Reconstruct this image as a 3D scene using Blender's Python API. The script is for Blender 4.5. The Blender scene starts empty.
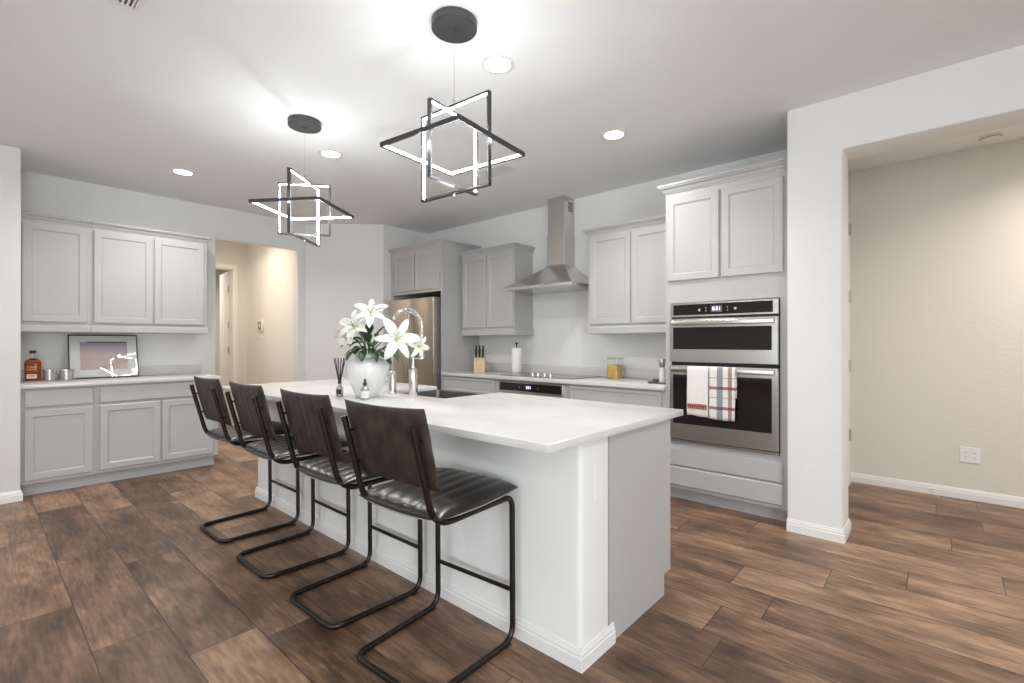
import bpy, bmesh, math, random
from mathutils import Vector, Matrix, Euler
random.seed(7)
PI = math.pi
S = bpy.context.scene
COL = S.collection

# ------------------------------------------------------------------ camera, world, big lights, exposure
cam_d = bpy.data.cameras.new('camera')
cam_d.sensor_width = 36.0
cam_d.lens = 482.3 * 36.0 / 1024.0
cam_d.clip_start = 0.02
cam = bpy.data.objects.new('camera', cam_d)
COL.objects.link(cam)
cam.location = (0, 0, 1.28)
cam.rotation_euler = (math.radians(90.093), 0, math.radians(41.655))
S.camera = cam
S.view_settings.view_transform = 'Standard'
S.view_settings.look = 'None'
S.view_settings.gamma = 1.0
S.view_settings.use_curve_mapping = False
S.view_settings.exposure = 0.18

W = bpy.data.worlds.new('world')
S.world = W
W.use_nodes = True
W.node_tree.nodes['Background'].inputs[0].default_value = (0.80, 0.90, 1.0, 1)
W.node_tree.nodes['Background'].inputs[1].default_value = 1.0

CEIL = 2.853

def area(name, loc, rot, sx, sy, watts, col=(1, 1, 1), spread=PI):
    l = bpy.data.lights.new(name, 'AREA')
    l.shape = 'RECTANGLE'; l.size = sx; l.size_y = sy; l.energy = watts; l.color = col; l.spread = spread
    o = bpy.data.objects.new(name, l); COL.objects.link(o)
    o.location = loc; o.rotation_euler = rot
    return o
# added fill panels as daylight, at invented windows behind and beside the camera
FILL_COL = (0.88, 0.95, 1.0)
area('window_daylight', (-1.2, -4.42, 1.35), (math.radians(112), 0, 0), 2.0, 2.1, 44, FILL_COL)
area('window_daylight', (1.4, -4.42, 1.35), (math.radians(112), 0, 0), 2.0, 2.1, 44, FILL_COL)
area('window_daylight', (3.12, -1.0, 1.35), (math.radians(100), 0, PI / 2), 2.2, 2.1, 125, FILL_COL)

# ------------------------------------------------------------------ materials
def mat(name, col, rough=0.5, metal=0.0, **kw):
    m = bpy.data.materials.new(name)
    m.use_nodes = True
    b = m.node_tree.nodes['Principled BSDF']
    b.inputs['Base Color'].default_value = (*col, 1)
    b.inputs['Roughness'].default_value = rough
    b.inputs['Metallic'].default_value = metal
    for k, v in kw.items():
        k = k.replace('_', ' ')
        if isinstance(v, tuple): v = (*v, 1)
        b.inputs[k].default_value = v
    return m

def nd(m, t, **kw):
    n = m.node_tree.nodes.new(t)
    for k, v in kw.items(): setattr(n, k, v)
    return n
def lk(m, a, b): m.node_tree.links.new(a, b)
def bsdf(m): return m.node_tree.nodes['Principled BSDF']
def vmath(m, op, a, b=None, c=None):
    n = nd(m, 'ShaderNodeMath', operation=op)
    for i, x in enumerate((a, b, c)):
        if x is None: continue
        if isinstance(x, (int, float)): n.inputs[i].default_value = x
        else: lk(m, x, n.inputs[i])
    return n.outputs[0]

def add_bump(m, scale, strength, dist=0.002, detail=3, coord='Object', stretch=None):
    tc = nd(m, 'ShaderNodeTexCoord'); no = nd(m, 'ShaderNodeTexNoise'); bu = nd(m, 'ShaderNodeBump')
    no.inputs['Scale'].default_value = scale; no.inputs['Detail'].default_value = detail
    bu.inputs['Strength'].default_value = strength; bu.inputs['Distance'].default_value = dist
    src = tc.outputs[coord]
    if stretch:
        mp = nd(m, 'ShaderNodeMapping'); mp.inputs['Scale'].default_value = stretch
        lk(m, src, mp.inputs[0]); src = mp.outputs[0]
    lk(m, src, no.inputs['Vector']); lk(m, no.outputs['Fac'], bu.inputs['Height'])
    lk(m, bu.outputs[0], bsdf(m).inputs['Normal'])
    return no

def vary(m, c1, c2, scale, stretch=None, detail=4, lo=0.35, hi=0.65):
    tc = nd(m, 'ShaderNodeTexCoord'); no = nd(m, 'ShaderNodeTexNoise'); cr = nd(m, 'ShaderNodeValToRGB')
    no.inputs['Scale'].default_value = scale; no.inputs['Detail'].default_value = detail
    src = tc.outputs['Object']
    if stretch:
        mp = nd(m, 'ShaderNodeMapping'); mp.inputs['Scale'].default_value = stretch
        lk(m, src, mp.inputs[0]); src = mp.outputs[0]
    lk(m, src, no.inputs['Vector']); lk(m, no.outputs['Fac'], cr.inputs[0])
    cr.color_ramp.elements[0].position = lo; cr.color_ramp.elements[0].color = (*c1, 1)
    cr.color_ramp.elements[1].position = hi; cr.color_ramp.elements[1].color = (*c2, 1)
    lk(m, cr.outputs[0], bsdf(m).inputs['Base Color'])

M = {}
M['wall'] = mat('painted_drywall', (0.79, 0.785, 0.765), 0.75); add_bump(M['wall'], 55, 0.35, 0.004)
M['ceiling'] = mat('ceiling_paint', (0.85, 0.86, 0.86), 0.85); add_bump(M['ceiling'], 35, 0.3, 0.004)
M['trim'] = mat('white_trim_paint', (0.80, 0.79, 0.77), 0.4)
M['cab'] = mat('grey_cabinet_paint', (0.47, 0.465, 0.46), 0.33)
M['toe'] = mat('toe_kick_paint', (0.47, 0.47, 0.475), 0.4)
M['quartz'] = mat('white_quartz', (0.80, 0.79, 0.77), 0.2); vary(M['quartz'], (0.66, 0.65, 0.635), (0.60, 0.59, 0.57), 1.6, (1, 2.5, 1), 6, 0.45, 0.75)
M['steel'] = mat('brushed_stainless', (0.64, 0.62, 0.59), 0.24, 1.0); add_bump(M['steel'], 120, 0.08, 0.001, 2, 'Object', (0.05, 1, 1))
M['steel_v'] = mat('brushed_stainless_vertical', (0.62, 0.60, 0.56), 0.24, 1.0); add_bump(M['steel_v'], 120, 0.08, 0.001, 2, 'Object', (1, 1, 0.05))
M['fridge_steel'] = mat('warm_stainless', (0.50, 0.455, 0.40), 0.32, 1.0)
M['chrome'] = mat('satin_nickel', (0.72, 0.70, 0.67), 0.2, 1.0)
M['dark'] = mat('black_plastic', (0.015, 0.014, 0.014), 0.35)
M['glass_black'] = mat('black_oven_glass', (0.012, 0.009, 0.008), 0.06)
M['gap'] = mat('dark_gap', (0.02, 0.02, 0.02), 0.8)
M['bronze'] = mat('dark_gunmetal', (0.085, 0.085, 0.09), 0.38, 0.6)
M['stool_metal'] = mat('dark_bronze_tube', (0.045, 0.038, 0.034), 0.30, 0.85)
M['leather'] = mat('dark_brown_leather', (0.035, 0.026, 0.022), 0.5)
vary(M['leather'], (0.012, 0.008, 0.007), (0.060, 0.038, 0.028), 16, None, 5, 0.3, 0.75)
add_bump(M['leather'], 140, 0.25, 0.001)
M['seat_leather'] = mat('black_brown_leather', (0.022, 0.019, 0.018), 0.30); add_bump(M['seat_leather'], 90, 0.25, 0.001)
M['piping'] = mat('leather_piping', (0.32, 0.29, 0.26), 0.5)
M['porcelain'] = mat('white_glass_vase', (0.82, 0.82, 0.79), 0.12, 0.0, Transmission_Weight=0.03); add_bump(M['porcelain'], 18, 0.15, 0.004)
M['petal'] = mat('lily_petal', (0.78, 0.77, 0.70), 0.5, 0.0, Subsurface_Weight=0.12, Subsurface_Scale=0.01)
M['petal_mid'] = mat('lily_throat', (0.62, 0.68, 0.30), 0.5)
M['anther'] = mat('lily_anther', (0.55, 0.42, 0.12), 0.6)
M['leaf'] = mat('dark_green_leaf', (0.035, 0.075, 0.030), 0.38); vary(M['leaf'], (0.02, 0.05, 0.02), (0.07, 0.13, 0.05), 25)
M['stem'] = mat('green_stem', (0.09, 0.16, 0.05), 0.5)
M['led'] = mat('white_led_diffuser', (0.9, 0.9, 0.9), 0.5, 0.0, Emission_Color=(0.95, 0.985, 1.0), Emission_Strength=80.0)
M['lamp'] = mat('recessed_lens', (0.9, 0.9, 0.9), 0.5, 0.0, Emission_Color=(1.0, 0.93, 0.83), Emission_Strength=9.0)
M['display'] = mat('lit_display_digits', (0.8, 0.85, 1.0), 0.5, 0.0, Emission_Color=(0.80, 0.82, 1.0), Emission_Strength=1.6)
M['display_bg'] = mat('dim_display_panel', (0.08, 0.08, 0.10), 0.3, 0.0, Emission_Color=(0.3, 0.3, 0.45), Emission_Strength=0.12)
M['icon'] = mat('printed_grey_icon', (0.45, 0.43, 0.40), 0.5)
M['block'] = mat('pale_maple', (0.66, 0.50, 0.33), 0.5); vary(M['block'], (0.60, 0.44, 0.28), (0.72, 0.57, 0.39), 30, (1, 1, 0.1))
M['paper'] = mat('white_paper', (0.86, 0.85, 0.83), 0.9); add_bump(M['paper'], 220, 0.3, 0.001)
M['glass'] = mat('clear_glass', (1, 1, 1), 0.02, 0.0, Transmission_Weight=1.0, IOR=1.3)
M['bourbon'] = mat('amber_whiskey', (0.30, 0.075, 0.012), 0.08, 0.0, Transmission_Weight=0.3, IOR=1.3)
M['pasta'] = mat('yellow_pasta', (0.78, 0.50, 0.10), 0.6); add_bump(M['pasta'], 90, 0.8, 0.01)
vary(M['pasta'], (0.62, 0.36, 0.05), (0.88, 0.64, 0.20), 70)
M['slate'] = mat('dark_grey_tray', (0.12, 0.115, 0.12), 0.35)
M['label'] = mat('cream_label', (0.78, 0.66, 0.55), 0.7)
M['white'] = mat('white_plastic', (0.80, 0.79, 0.77), 0.35)
M['brown_ink'] = mat('brown_ink', (0.20, 0.08, 0.04), 0.7)
M['gold_ink'] = mat('pale_gold_ink', (0.72, 0.48, 0.25), 0.6)
M['frame'] = mat('dark_picture_frame', (0.045, 0.04, 0.04), 0.35)
M['mat'] = mat('ivory_mat_board', (0.85, 0.83, 0.79), 0.8)
M['sink'] = mat('sink_steel', (0.30, 0.29, 0.28), 0.35, 1.0)
M['reed'] = mat('dark_reed', (0.05, 0.035, 0.035), 0.7)
M['hallwall'] = mat('warm_hall_paint', (0.71, 0.68, 0.62), 0.75); add_bump(M['hallwall'], 45, 0.35, 0.004)
M['etched'] = mat('etched_silver_glass', (0.55, 0.53, 0.51), 0.22, 0.55, Transmission_Weight=0.2); add_bump(M['etched'], 60, 0.5, 0.004)
M['brass'] = mat('hinge_nickel', (0.5, 0.46, 0.40), 0.35, 1.0)
M['vent_dark'] = mat('vent_shadow_grey', (0.12, 0.12, 0.12), 0.7)
M['outlet_slot'] = mat('outlet_slot', (0.25, 0.24, 0.22), 0.6)

def pane_material(name):
    # thin clear pane: mirrors by its Fresnel share, lets the rest straight through
    m = bpy.data.materials.new(name); m.use_nodes = True; nt = m.node_tree; nt.nodes.clear()
    o = nt.nodes.new('ShaderNodeOutputMaterial'); mx = nt.nodes.new('ShaderNodeMixShader'); fr = nt.nodes.new('ShaderNodeFresnel')
    tr = nt.nodes.new('ShaderNodeBsdfTransparent'); gl = nt.nodes.new('ShaderNodeBsdfGlossy'); gl.inputs['Roughness'].default_value = 0.01
    fr.inputs['IOR'].default_value = 1.5
    nt.links.new(fr.outputs[0], mx.inputs[0]); nt.links.new(tr.outputs[0], mx.inputs[1]); nt.links.new(gl.outputs[0], mx.inputs[2]); nt.links.new(mx.outputs[0], o.inputs[0])
    return m
M['pane'] = pane_material('thin_clear_pane')

def floor_material():
    m = mat('wood_look_tile', (0.3, 0.2, 0.15), 0.34)
    g = nd(m, 'ShaderNodeNewGeometry'); sp = nd(m, 'ShaderNodeSeparateXYZ'); lk(m, g.outputs['Position'], sp.inputs[0])
    P, L = 0.262, 1.22
    y = vmath(m, 'DIVIDE', vmath(m, 'SUBTRACT', sp.outputs[1], 0.073), P)
    row = vmath(m, 'FLOOR', y)
    wn = nd(m, 'ShaderNodeTexWhiteNoise', noise_dimensions='1D'); lk(m, row, wn.inputs['W'])
    x = vmath(m, 'DIVIDE', vmath(m, 'ADD', sp.outputs[0], vmath(m, 'MULTIPLY', wn.outputs['Value'], L)), L)
    cell = vmath(m, 'FLOOR', x)
    cmb = nd(m, 'ShaderNodeCombineXYZ'); lk(m, row, cmb.inputs[0]); lk(m, cell, cmb.inputs[1])
    wc = nd(m, 'ShaderNodeTexWhiteNoise', noise_dimensions='2D'); lk(m, cmb.outputs[0], wc.inputs['Vector'])
    # grout mask
    fy = vmath(m, 'FRACT', y); fx = vmath(m, 'FRACT', x)
    ey = vmath(m, 'MULTIPLY', vmath(m, 'MINIMUM', fy, vmath(m, 'SUBTRACT', 1.0, fy)), P)
    ex = vmath(m, 'MULTIPLY', vmath(m, 'MINIMUM', fx, vmath(m, 'SUBTRACT', 1.0, fx)), L)
    e = vmath(m, 'MINIMUM', ex, ey)
    gm = vmath(m, 'LESS_THAN', e, 0.0022)
    # grain
    off = vmath(m, 'MULTIPLY', wc.outputs['Value'], 37.0)
    cv = nd(m, 'ShaderNodeCombineXYZ')
    lk(m, vmath(m, 'ADD', vmath(m, 'MULTIPLY', sp.outputs[0], 2.6), off), cv.inputs[0])
    lk(m, vmath(m, 'ADD', vmath(m, 'MULTIPLY', sp.outputs[1], 11.0), off), cv.inputs[1])
    n1 = nd(m, 'ShaderNodeTexNoise'); n1.inputs['Scale'].default_value = 1.6; n1.inputs['Detail'].default_value = 8
    n1.inputs['Roughness'].default_value = 0.65; n1.inputs['Distortion'].default_value = 1.1
    lk(m, cv.outputs[0], n1.inputs['Vector'])
    n2 = nd(m, 'ShaderNodeTexNoise'); n2.inputs['Scale'].default_value = 2.3; n2.inputs['Detail'].default_value = 6
    cv2 = nd(m, 'ShaderNodeCombineXYZ')
    lk(m, vmath(m, 'ADD', sp.outputs[0], off), cv2.inputs[0]); lk(m, vmath(m, 'MULTIPLY', sp.outputs[1], 2.4), cv2.inputs[1])
    lk(m, cv2.outputs[0], n2.inputs['Vector'])
    n3 = nd(m, 'ShaderNodeTexNoise'); n3.inputs['Scale'].default_value = 60; n3.inputs['Detail'].default_value = 3
    mp3 = nd(m, 'ShaderNodeMapping'); mp3.inputs['Scale'].default_value = (0.12, 1, 1); lk(m, g.outputs['Position'], mp3.inputs[0]); lk(m, mp3.outputs[0], n3.inputs['Vector'])
    mix = vmath(m, 'ADD', vmath(m, 'MULTIPLY', n1.outputs['Fac'], 0.40), vmath(m, 'MULTIPLY', n2.outputs['Fac'], 0.54))
    mix = vmath(m, 'ADD', mix, vmath(m, 'MULTIPLY', vmath(m, 'SUBTRACT', wc.outputs['Value'], 0.5), 0.15))
    mix = vmath(m, 'ADD', mix, vmath(m, 'MULTIPLY', vmath(m, 'SUBTRACT', n3.outputs['Fac'], 0.5), 0.26))
    cr = nd(m, 'ShaderNodeValToRGB'); lk(m, mix, cr.inputs[0])
    els = cr.color_ramp.elements
    els[0].position = 0.26; els[0].color = (0.045, 0.025, 0.016, 1)
    els[1].position = 0.66; els[1].color = (0.42, 0.265, 0.165, 1)
    k = els.new(0.40); k.color = (0.125, 0.070, 0.043, 1)
    k = els.new(0.50); k.color = (0.215, 0.126, 0.078, 1)
    mx = nd(m, 'ShaderNodeMix', data_type='RGBA')
    lk(m, gm, mx.inputs['Factor']); lk(m, cr.outputs[0], mx.inputs['A']); mx.inputs['B'].default_value = (0.05, 0.034, 0.026, 1)
    lk(m, mx.outputs['Result'], bsdf(m).inputs['Base Color'])
    bu = nd(m, 'ShaderNodeBump'); bu.inputs['Strength'].default_value = 0.35; bu.inputs['Distance'].default_value = 0.003
    h = vmath(m, 'SUBTRACT', vmath(m, 'MULTIPLY', mix, 0.5), gm)
    lk(m, h, bu.inputs['Height']); lk(m, bu.outputs[0], bsdf(m).inputs['Normal'])
    r = vmath(m, 'ADD', 0.27, vmath(m, 'MULTIPLY', n1.outputs['Fac'], 0.26)); lk(m, r, bsdf(m).inputs['Roughness'])
    return m
M['floor'] = floor_material()

def stripes_material(name, base, bands):
    """bands: (axis, centre, half width, colour, strength) in the object's own metres"""
    m = mat(name, base, 0.9)
    tc = nd(m, 'ShaderNodeTexCoord'); sp = nd(m, 'ShaderNodeSeparateXYZ'); lk(m, tc.outputs['Object'], sp.inputs[0])
    rgb = nd(m, 'ShaderNodeRGB'); rgb.outputs[0].default_value = (*base, 1); cur = rgb.outputs[0]
    for ax, c, hw, col, st in bands:
        d = vmath(m, 'ABSOLUTE', vmath(m, 'SUBTRACT', sp.outputs[ax], c))
        k = vmath(m, 'MULTIPLY', vmath(m, 'LESS_THAN', d, hw), st)
        mx = nd(m, 'ShaderNodeMix', data_type='RGBA'); lk(m, k, mx.inputs['Factor']); lk(m, cur, mx.inputs['A'])
        mx.inputs['B'].default_value = (*col, 1); cur = mx.outputs['Result']
    lk(m, cur, bsdf(m).inputs['Base Color'])
    return m
MAR = (0.20, 0.02, 0.05); BLU = (0.09, 0.13, 0.19)
M['plaid'] = stripes_material('plaid_cotton', (0.78, 0.75, 0.69), [
    (0, 0.078, 0.021, BLU, 0.75), (0, 0.150, 0.014, MAR, 0.7),
    (2, -0.052, 0.003, (0.30, 0.20, 0.12), 0.7), (2, -0.128, 0.011, MAR, 0.8),
    (2, -0.200, 0.003, (0.30, 0.20, 0.12), 0.7), (2, -0.278, 0.011, MAR, 0.8)])
M['linen'] = mat('white_cotton_towel', (0.80, 0.78, 0.74), 0.95); add_bump(M['linen'], 250, 0.4, 0.001)
M['redthread'] = mat('red_embroidery', (0.42, 0.06, 0.06), 0.9)

def art_material():
    m = mat('abstract_watercolour', (0.5, 0.45, 0.45), 0.7)
    tc = nd(m, 'ShaderNodeTexCoord'); sp = nd(m, 'ShaderNodeSeparateXYZ'); lk(m, tc.outputs['Object'], sp.inputs[0])
    no = nd(m, 'ShaderNodeTexNoise'); no.inputs['Scale'].default_value = 9; lk(m, tc.outputs['Object'], no.inputs['Vector'])
    t = vmath(m, 'ADD', vmath(m, 'DIVIDE', sp.outputs[2], 0.30), vmath(m, 'MULTIPLY', vmath(m, 'SUBTRACT', no.outputs['Fac'], 0.5), 0.5))
    cr = nd(m, 'ShaderNodeValToRGB'); lk(m, t, cr.inputs[0]); e = cr.color_ramp.elements
    e[0].position = 0.0; e[0].color = (0.66, 0.52, 0.46, 1)
    e[1].position = 1.0; e[1].color = (0.62, 0.58, 0.62, 1)
    for p, c in ((0.25, (0.50, 0.45, 0.50)), (0.45, (0.38, 0.37, 0.42)), (0.6, (0.60, 0.56, 0.60)), (0.8, (0.72, 0.69, 0.58))):
        k = e.new(p); k.color = (*c, 1)
    lk(m, cr.outputs[0], bsdf(m).inputs['Base Color'])
    return m
M['art'] = art_material()

# ------------------------------------------------------------------ mesh helpers
class MB:
    def __init__(s): s.bm = bmesh.new()
    def _merge(s, b):
        me = bpy.data.meshes.new('tmp'); b.to_mesh(me); b.free(); s.bm.from_mesh(me); bpy.data.meshes.remove(me)
    def box(s, x0, x1, y0, y1, z0, z1, bev=0.0, seg=1, mtx=None):
        b = bmesh.new()
        bmesh.ops.create_cube(b, size=1.0, matrix=Matrix.Translation(((x0+x1)/2, (y0+y1)/2, (z0+z1)/2)) @ Matrix.Diagonal((abs(x1-x0), abs(y1-y0), abs(z1-z0), 1)))
        if bev > 0: bmesh.ops.bevel(b, geom=b.edges[:], offset=bev, segments=seg, profile=0.5, affect='EDGES')
        if mtx is not None: b.transform(mtx)
        s._merge(b); return s
    def prism(s, poly, z0, z1, bev=0.0, seg=2, vertical_only=False):
        b = bmesh.new()
        lo = [b.verts.new((x, y, z0)) for x, y in poly]; hi = [b.verts.new((x, y, z1)) for x, y in poly]
        n = len(poly)
        b.faces.new(lo[::-1]); b.faces.new(hi)
        for i in range(n): b.faces.new((lo[i], lo[(i+1) % n], hi[(i+1) % n], hi[i]))
        bmesh.ops.recalc_face_normals(b, faces=b.faces[:])
        if bev > 0:
            ed = [e for e in b.edges if not vertical_only or abs(e.verts[0].co.z - e.verts[1].co.z) > 1e-6]
            bmesh.ops.bevel(b, geom=ed, offset=bev, segments=seg, profile=0.5, affect='EDGES')
        s._merge(b); return s
    def rings(s, rings, cap=True, closed=False):
        """loft a list of equal length rings of points"""
        b = s.bm
        R = [[b.verts.new(p) for p in r] for r in rings]
        n = len(R[0])
        m = len(R) if closed else len(R) - 1
        fs = []
        for i in range(m):
            A, B = R[i], R[(i+1) % len(R)]
            for j in range(n):
                fs.append(b.faces.new((A[j], A[(j+1) % n], B[(j+1) % n], B[j])))
        if cap and not closed:
            fs.append(b.faces.new(R[0][::-1])); fs.append(b.faces.new(R[-1]))
        bmesh.ops.recalc_face_normals(b, faces=fs)
        return s
    def lathe(s, prof, c=(0, 0, 0), n=24, cap=True, mtx=None):
        rs = []
        for r, z in prof:
            ring = [Vector((c[0] + r*math.cos(2*PI*k/n), c[1] + r*math.sin(2*PI*k/n), c[2] + z)) for k in range(n)]
            if mtx is not None: ring = [mtx @ p for p in ring]
            rs.append(ring)
        return s.rings(rs, cap)
    def tube(s, pts, r, n=10, closed=False, radii=None):
        pts = [Vector(p) for p in pts]; m = len(pts)
        tang = []
        for i in range(m):
            a = pts[i-1] if (i > 0 or closed) else pts[i]; c = pts[(i+1) % m] if (i < m-1 or closed) else pts[i]
            tang.append((c - a).normalized())
        t0 = tang[0]; u = t0.orthogonal().normalized()
        rs = []
        for i in range(m):
            t = tang[i]
            if i > 0:
                q = tang[i-1].rotation_difference(t); u = (q @ u)
                u = (u - t * u.dot(t)).normalized()
            v = t.cross(u)
            rr = radii[i] if radii else r
            rs.append([pts[i] + (u*math.cos(2*PI*k/n) + v*math.sin(2*PI*k/n))*rr for k in range(n)])
        return s.rings(rs, True, closed)
    def grid(s, P, flip=False):
        b = s.bm; V = [[b.verts.new(p) for p in row] for row in P]
        for i in range(len(V)-1):
            for j in range(len(V[0])-1):
                f = (V[i][j], V[i][j+1], V[i+1][j+1], V[i+1][j])
                b.faces.new(f[::-1] if flip else f)
        return V
    def build(s, name, m, parent=None, smooth=True, angle=35):
        me = bpy.data.meshes.new(name); s.bm.to_mesh(me); s.bm.free()
        if smooth:
            me.polygons.foreach_set('use_smooth', [True]*len(me.polygons))
            me.set_sharp_from_angle(angle=math.radians(angle))
        o = bpy.data.objects.new(name, me); COL.objects.link(o)
        me.materials.append(M[m] if isinstance(m, str) else m)
        if parent is not None: o.parent = parent
        return o

def fillet(pts, r, n=6):
    pts = [Vector(p) for p in pts]; out = [pts[0]]
    for i in range(1, len(pts)-1):
        a, b, c = pts[i-1], pts[i], pts[i+1]
        d1 = (a-b).normalized(); d2 = (c-b).normalized()
        rr = r[i] if isinstance(r, dict) and i in r else (r if not isinstance(r, dict) else r.get('d', 0.03))
        k = min(rr, (a-b).length*0.49, (c-b).length*0.49)
        p0 = b + d1*k; p2 = b + d2*k
        for j in range(n+1):
            t = j/n; out.append(p0*(1-t)**2 + b*2*t*(1-t) + p2*t*t)
    out.append(pts[-1]); return out

def tag(o, label, cat, group=None, kind=None):
    o['label'] = label; o['category'] = cat
    if group: o['group'] = group
    if kind: o['kind'] = kind
    return o
def empty(name, loc, rz=0, label=None, cat=None, group=None):
    o = bpy.data.objects.new(name, None); COL.objects.link(o); o.empty_display_size = 0.1
    o.location = loc; o.rotation_euler = (0, 0, rz)
    if label: tag(o, label, cat, group)
    return o
def struct(o): o['kind'] = 'structure'; return o
def copy_tree(o, parent=None):
    c = o.copy(); COL.objects.link(c)
    if parent is not None: c.parent = parent
    for ch in list(o.children): copy_tree(ch, c)
    return c
def text_mesh(txt, size, name, m, parent, loc, rot, extrude=0.0004):
    cu = bpy.data.curves.new('txt', 'FONT'); cu.body = txt; cu.size = size; cu.extrude = extrude; cu.align_x = 'CENTER'; cu.align_y = 'CENTER'
    t = bpy.data.objects.new('txt', cu); COL.objects.link(t)
    bpy.context.view_layer.update()
    me = bpy.data.meshes.new_from_object(t.evaluated_get(bpy.context.evaluated_depsgraph_get()))
    bpy.data.objects.remove(t); bpy.data.curves.remove(cu)
    me.materials.clear(); me.materials.append(M[m])
    o = bpy.data.objects.new(name, me); COL.objects.link(o); o.parent = parent; o.location = loc; o.rotation_euler = rot
    return o

# ------------------------------------------------------------------ room shell
struct(MB().box(-10.6, 3.35, -4.7, 5.6, -0.06, 0.0).build('floor', 'floor', smooth=False))
struct(MB().box(-10.6, 3.35, -4.7, 5.6, CEIL, CEIL+0.08).build('ceiling', 'ceiling', smooth=False))
# niche wall + hall left side (one solid), header over the hall opening
def slab_poly(poly, lo, hi, axis, bev):
    """outline (a, z) extruded along axis between lo and hi, its edges rounded like drywall corners"""
    b = bmesh.new()
    P = (lambda a, z, t: (t, a, z)) if axis == 'x' else (lambda a, z, t: (a, t, z))
    A = [b.verts.new(P(a, z, lo)) for a, z in poly]; B_ = [b.verts.new(P(a, z, hi)) for a, z in poly]; n = len(poly)
    b.faces.new(A); b.faces.new(B_[::-1])
    for i in range(n): b.faces.new((A[i], B_[i], B_[(i+1) % n], A[(i+1) % n]))
    bmesh.ops.recalc_face_normals(b, faces=b.faces[:])
    def inner(e):
        return all(0.01 < v.co.z < CEIL-0.01 for v in e.verts) or (abs(e.verts[0].co.z-e.verts[1].co.z) > 0.05)
    bmesh.ops.bevel(b, geom=[e for e in b.edges if inner(e)], offset=bev, segments=3, profile=0.5, affect='EDGES')
    m = MB(); m._merge(b); return m
w = slab_poly([(0.1, 0), (1.895, 0), (1.895, 2.495), (2.849, 2.495), (2.849, 0), (2.96, 0), (2.96, CEIL), (0.1, CEIL)], -6.405, -6.285, 'x', 0.010)
w.box(-8.17, -6.39, 0.0, 1.895, 0, CEIL)
struct(w.build('wall_left', 'wall'))
struct(MB().prism([(-6.39, 2.849), (-6.285, 2.955), (-5.568, 3.672), (-5.568, 4.56), (-8.17, 4.56), (-8.17, 2.849)], 0, CEIL).build('wall_corner', 'wall'))
struct(MB().box(-8.17, -5.56, -4.6, 0.274, 0, CEIL, 0.012, 2).build('wall_left_front', 'wall'))
struct(MB().box(-5.7, -0.63, 4.42, 4.56, 0, CEIL).build('wall_back', 'wall', smooth=False))
# pillar, header and the rest of the wall towards the right hall
w = slab_poly([(-0.785, 0), (-0.47, 0), (-0.47, 2.515), (1.70, 2.515), (1.70, 0), (3.3, 0), (3.3, CEIL), (-0.785, CEIL)], 3.70, 3.97, 'y', 0.014)
w.box(-0.785, -0.63, 3.95, 5.5, 0, CEIL)
struct(w.build('wall_right', 'wall'))
struct(MB().box(-0.8, 3.3, 5.40, 5.55, 0, CEIL).build('wall_hall_right', 'hallwall', smooth=False))
# hall at the left: end wall with a doorway
w = MB().box(-8.17, -8.02, 1.80, 1.95, 0, CEIL).box(-8.17, -8.02, 2.66, 2.95, 0, CEIL).box(-8.17, -8.02, 1.95, 2.66, 2.40, CEIL)
struct(w.build('wall_hall_left', 'hallwall', smooth=False))
w = MB().box(-10.6, -10.5, -1, 4.6, 0, CEIL).box(-10.5, -8.17, 0.9, 1.0, 0, CEIL).box(-10.5, -8.17, 4.0, 4.1, 0, CEIL)
struct(w.build('wall_far_room', 'hallwall', smooth=False))
# walls behind the camera, with unseen windows added for the fill light
def wall_with_windows(name, along, pos, lo, hi, wins, z0, z1):
    w = MB(); t = 0.12
    def bx(a, b, c, d):
        if along == 'x': w.box(a, b, pos - t, pos, c, d)
        else: w.box(pos, pos + t, a, b, c, d)
    cur = lo
    for a, b in wins:
        bx(cur, a, 0, CEIL); bx(a, b, 0, z0); bx(a, b, z1, CEIL); cur = b
    bx(cur, hi, 0, CEIL)
    return struct(w.build(name, 'wall', smooth=False))
wall_with_windows('wall_front', 'x', -4.5, -5.6, 3.3, [(-2.2, -0.2), (0.4, 2.4)], 0.3, 2.4)
wall_with_windows('wall_side', 'y', 3.2, -4.6, 5.5, [(-2.1, 0.1)], 0.3, 2.4)
def window(n, along, pos, a, b, z0, z1):
    f = MB()
    def bx(m_, p, q, c, d, y0, y1):
        if along == 'x': m_.box(p, q, pos+y0, pos+y1, c, d)
        else: m_.box(pos-y1, pos-y0, p, q, c, d)
    for (p, q, c, d) in ((a, a+.06, z0, z1), (b-.06, b, z0, z1), (a+.06, b-.06, z0, z0+.06), (a+.06, b-.06, z1-.06, z1), ((a+b)/2-.03, (a+b)/2+.03, z0+.06, z1-.06)):
        bx(f, p, q, c, d, -0.10, -0.04)
    fo = struct(f.build('window_%d' % n, 'trim', smooth=False))
    g = MB(); bx(g, a+.03, b-.03, z0+.03, z1-.03, -0.075, -0.07); g.build('pane', 'pane', fo, smooth=False)
window(1, 'x', -4.5, -2.2, -0.2, 0.3, 2.4); window(2, 'x', -4.5, 0.4, 2.4, 0.3, 2.4); window(3, 'y', 3.2, -2.1, 0.1, 0.3, 2.4)

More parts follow.
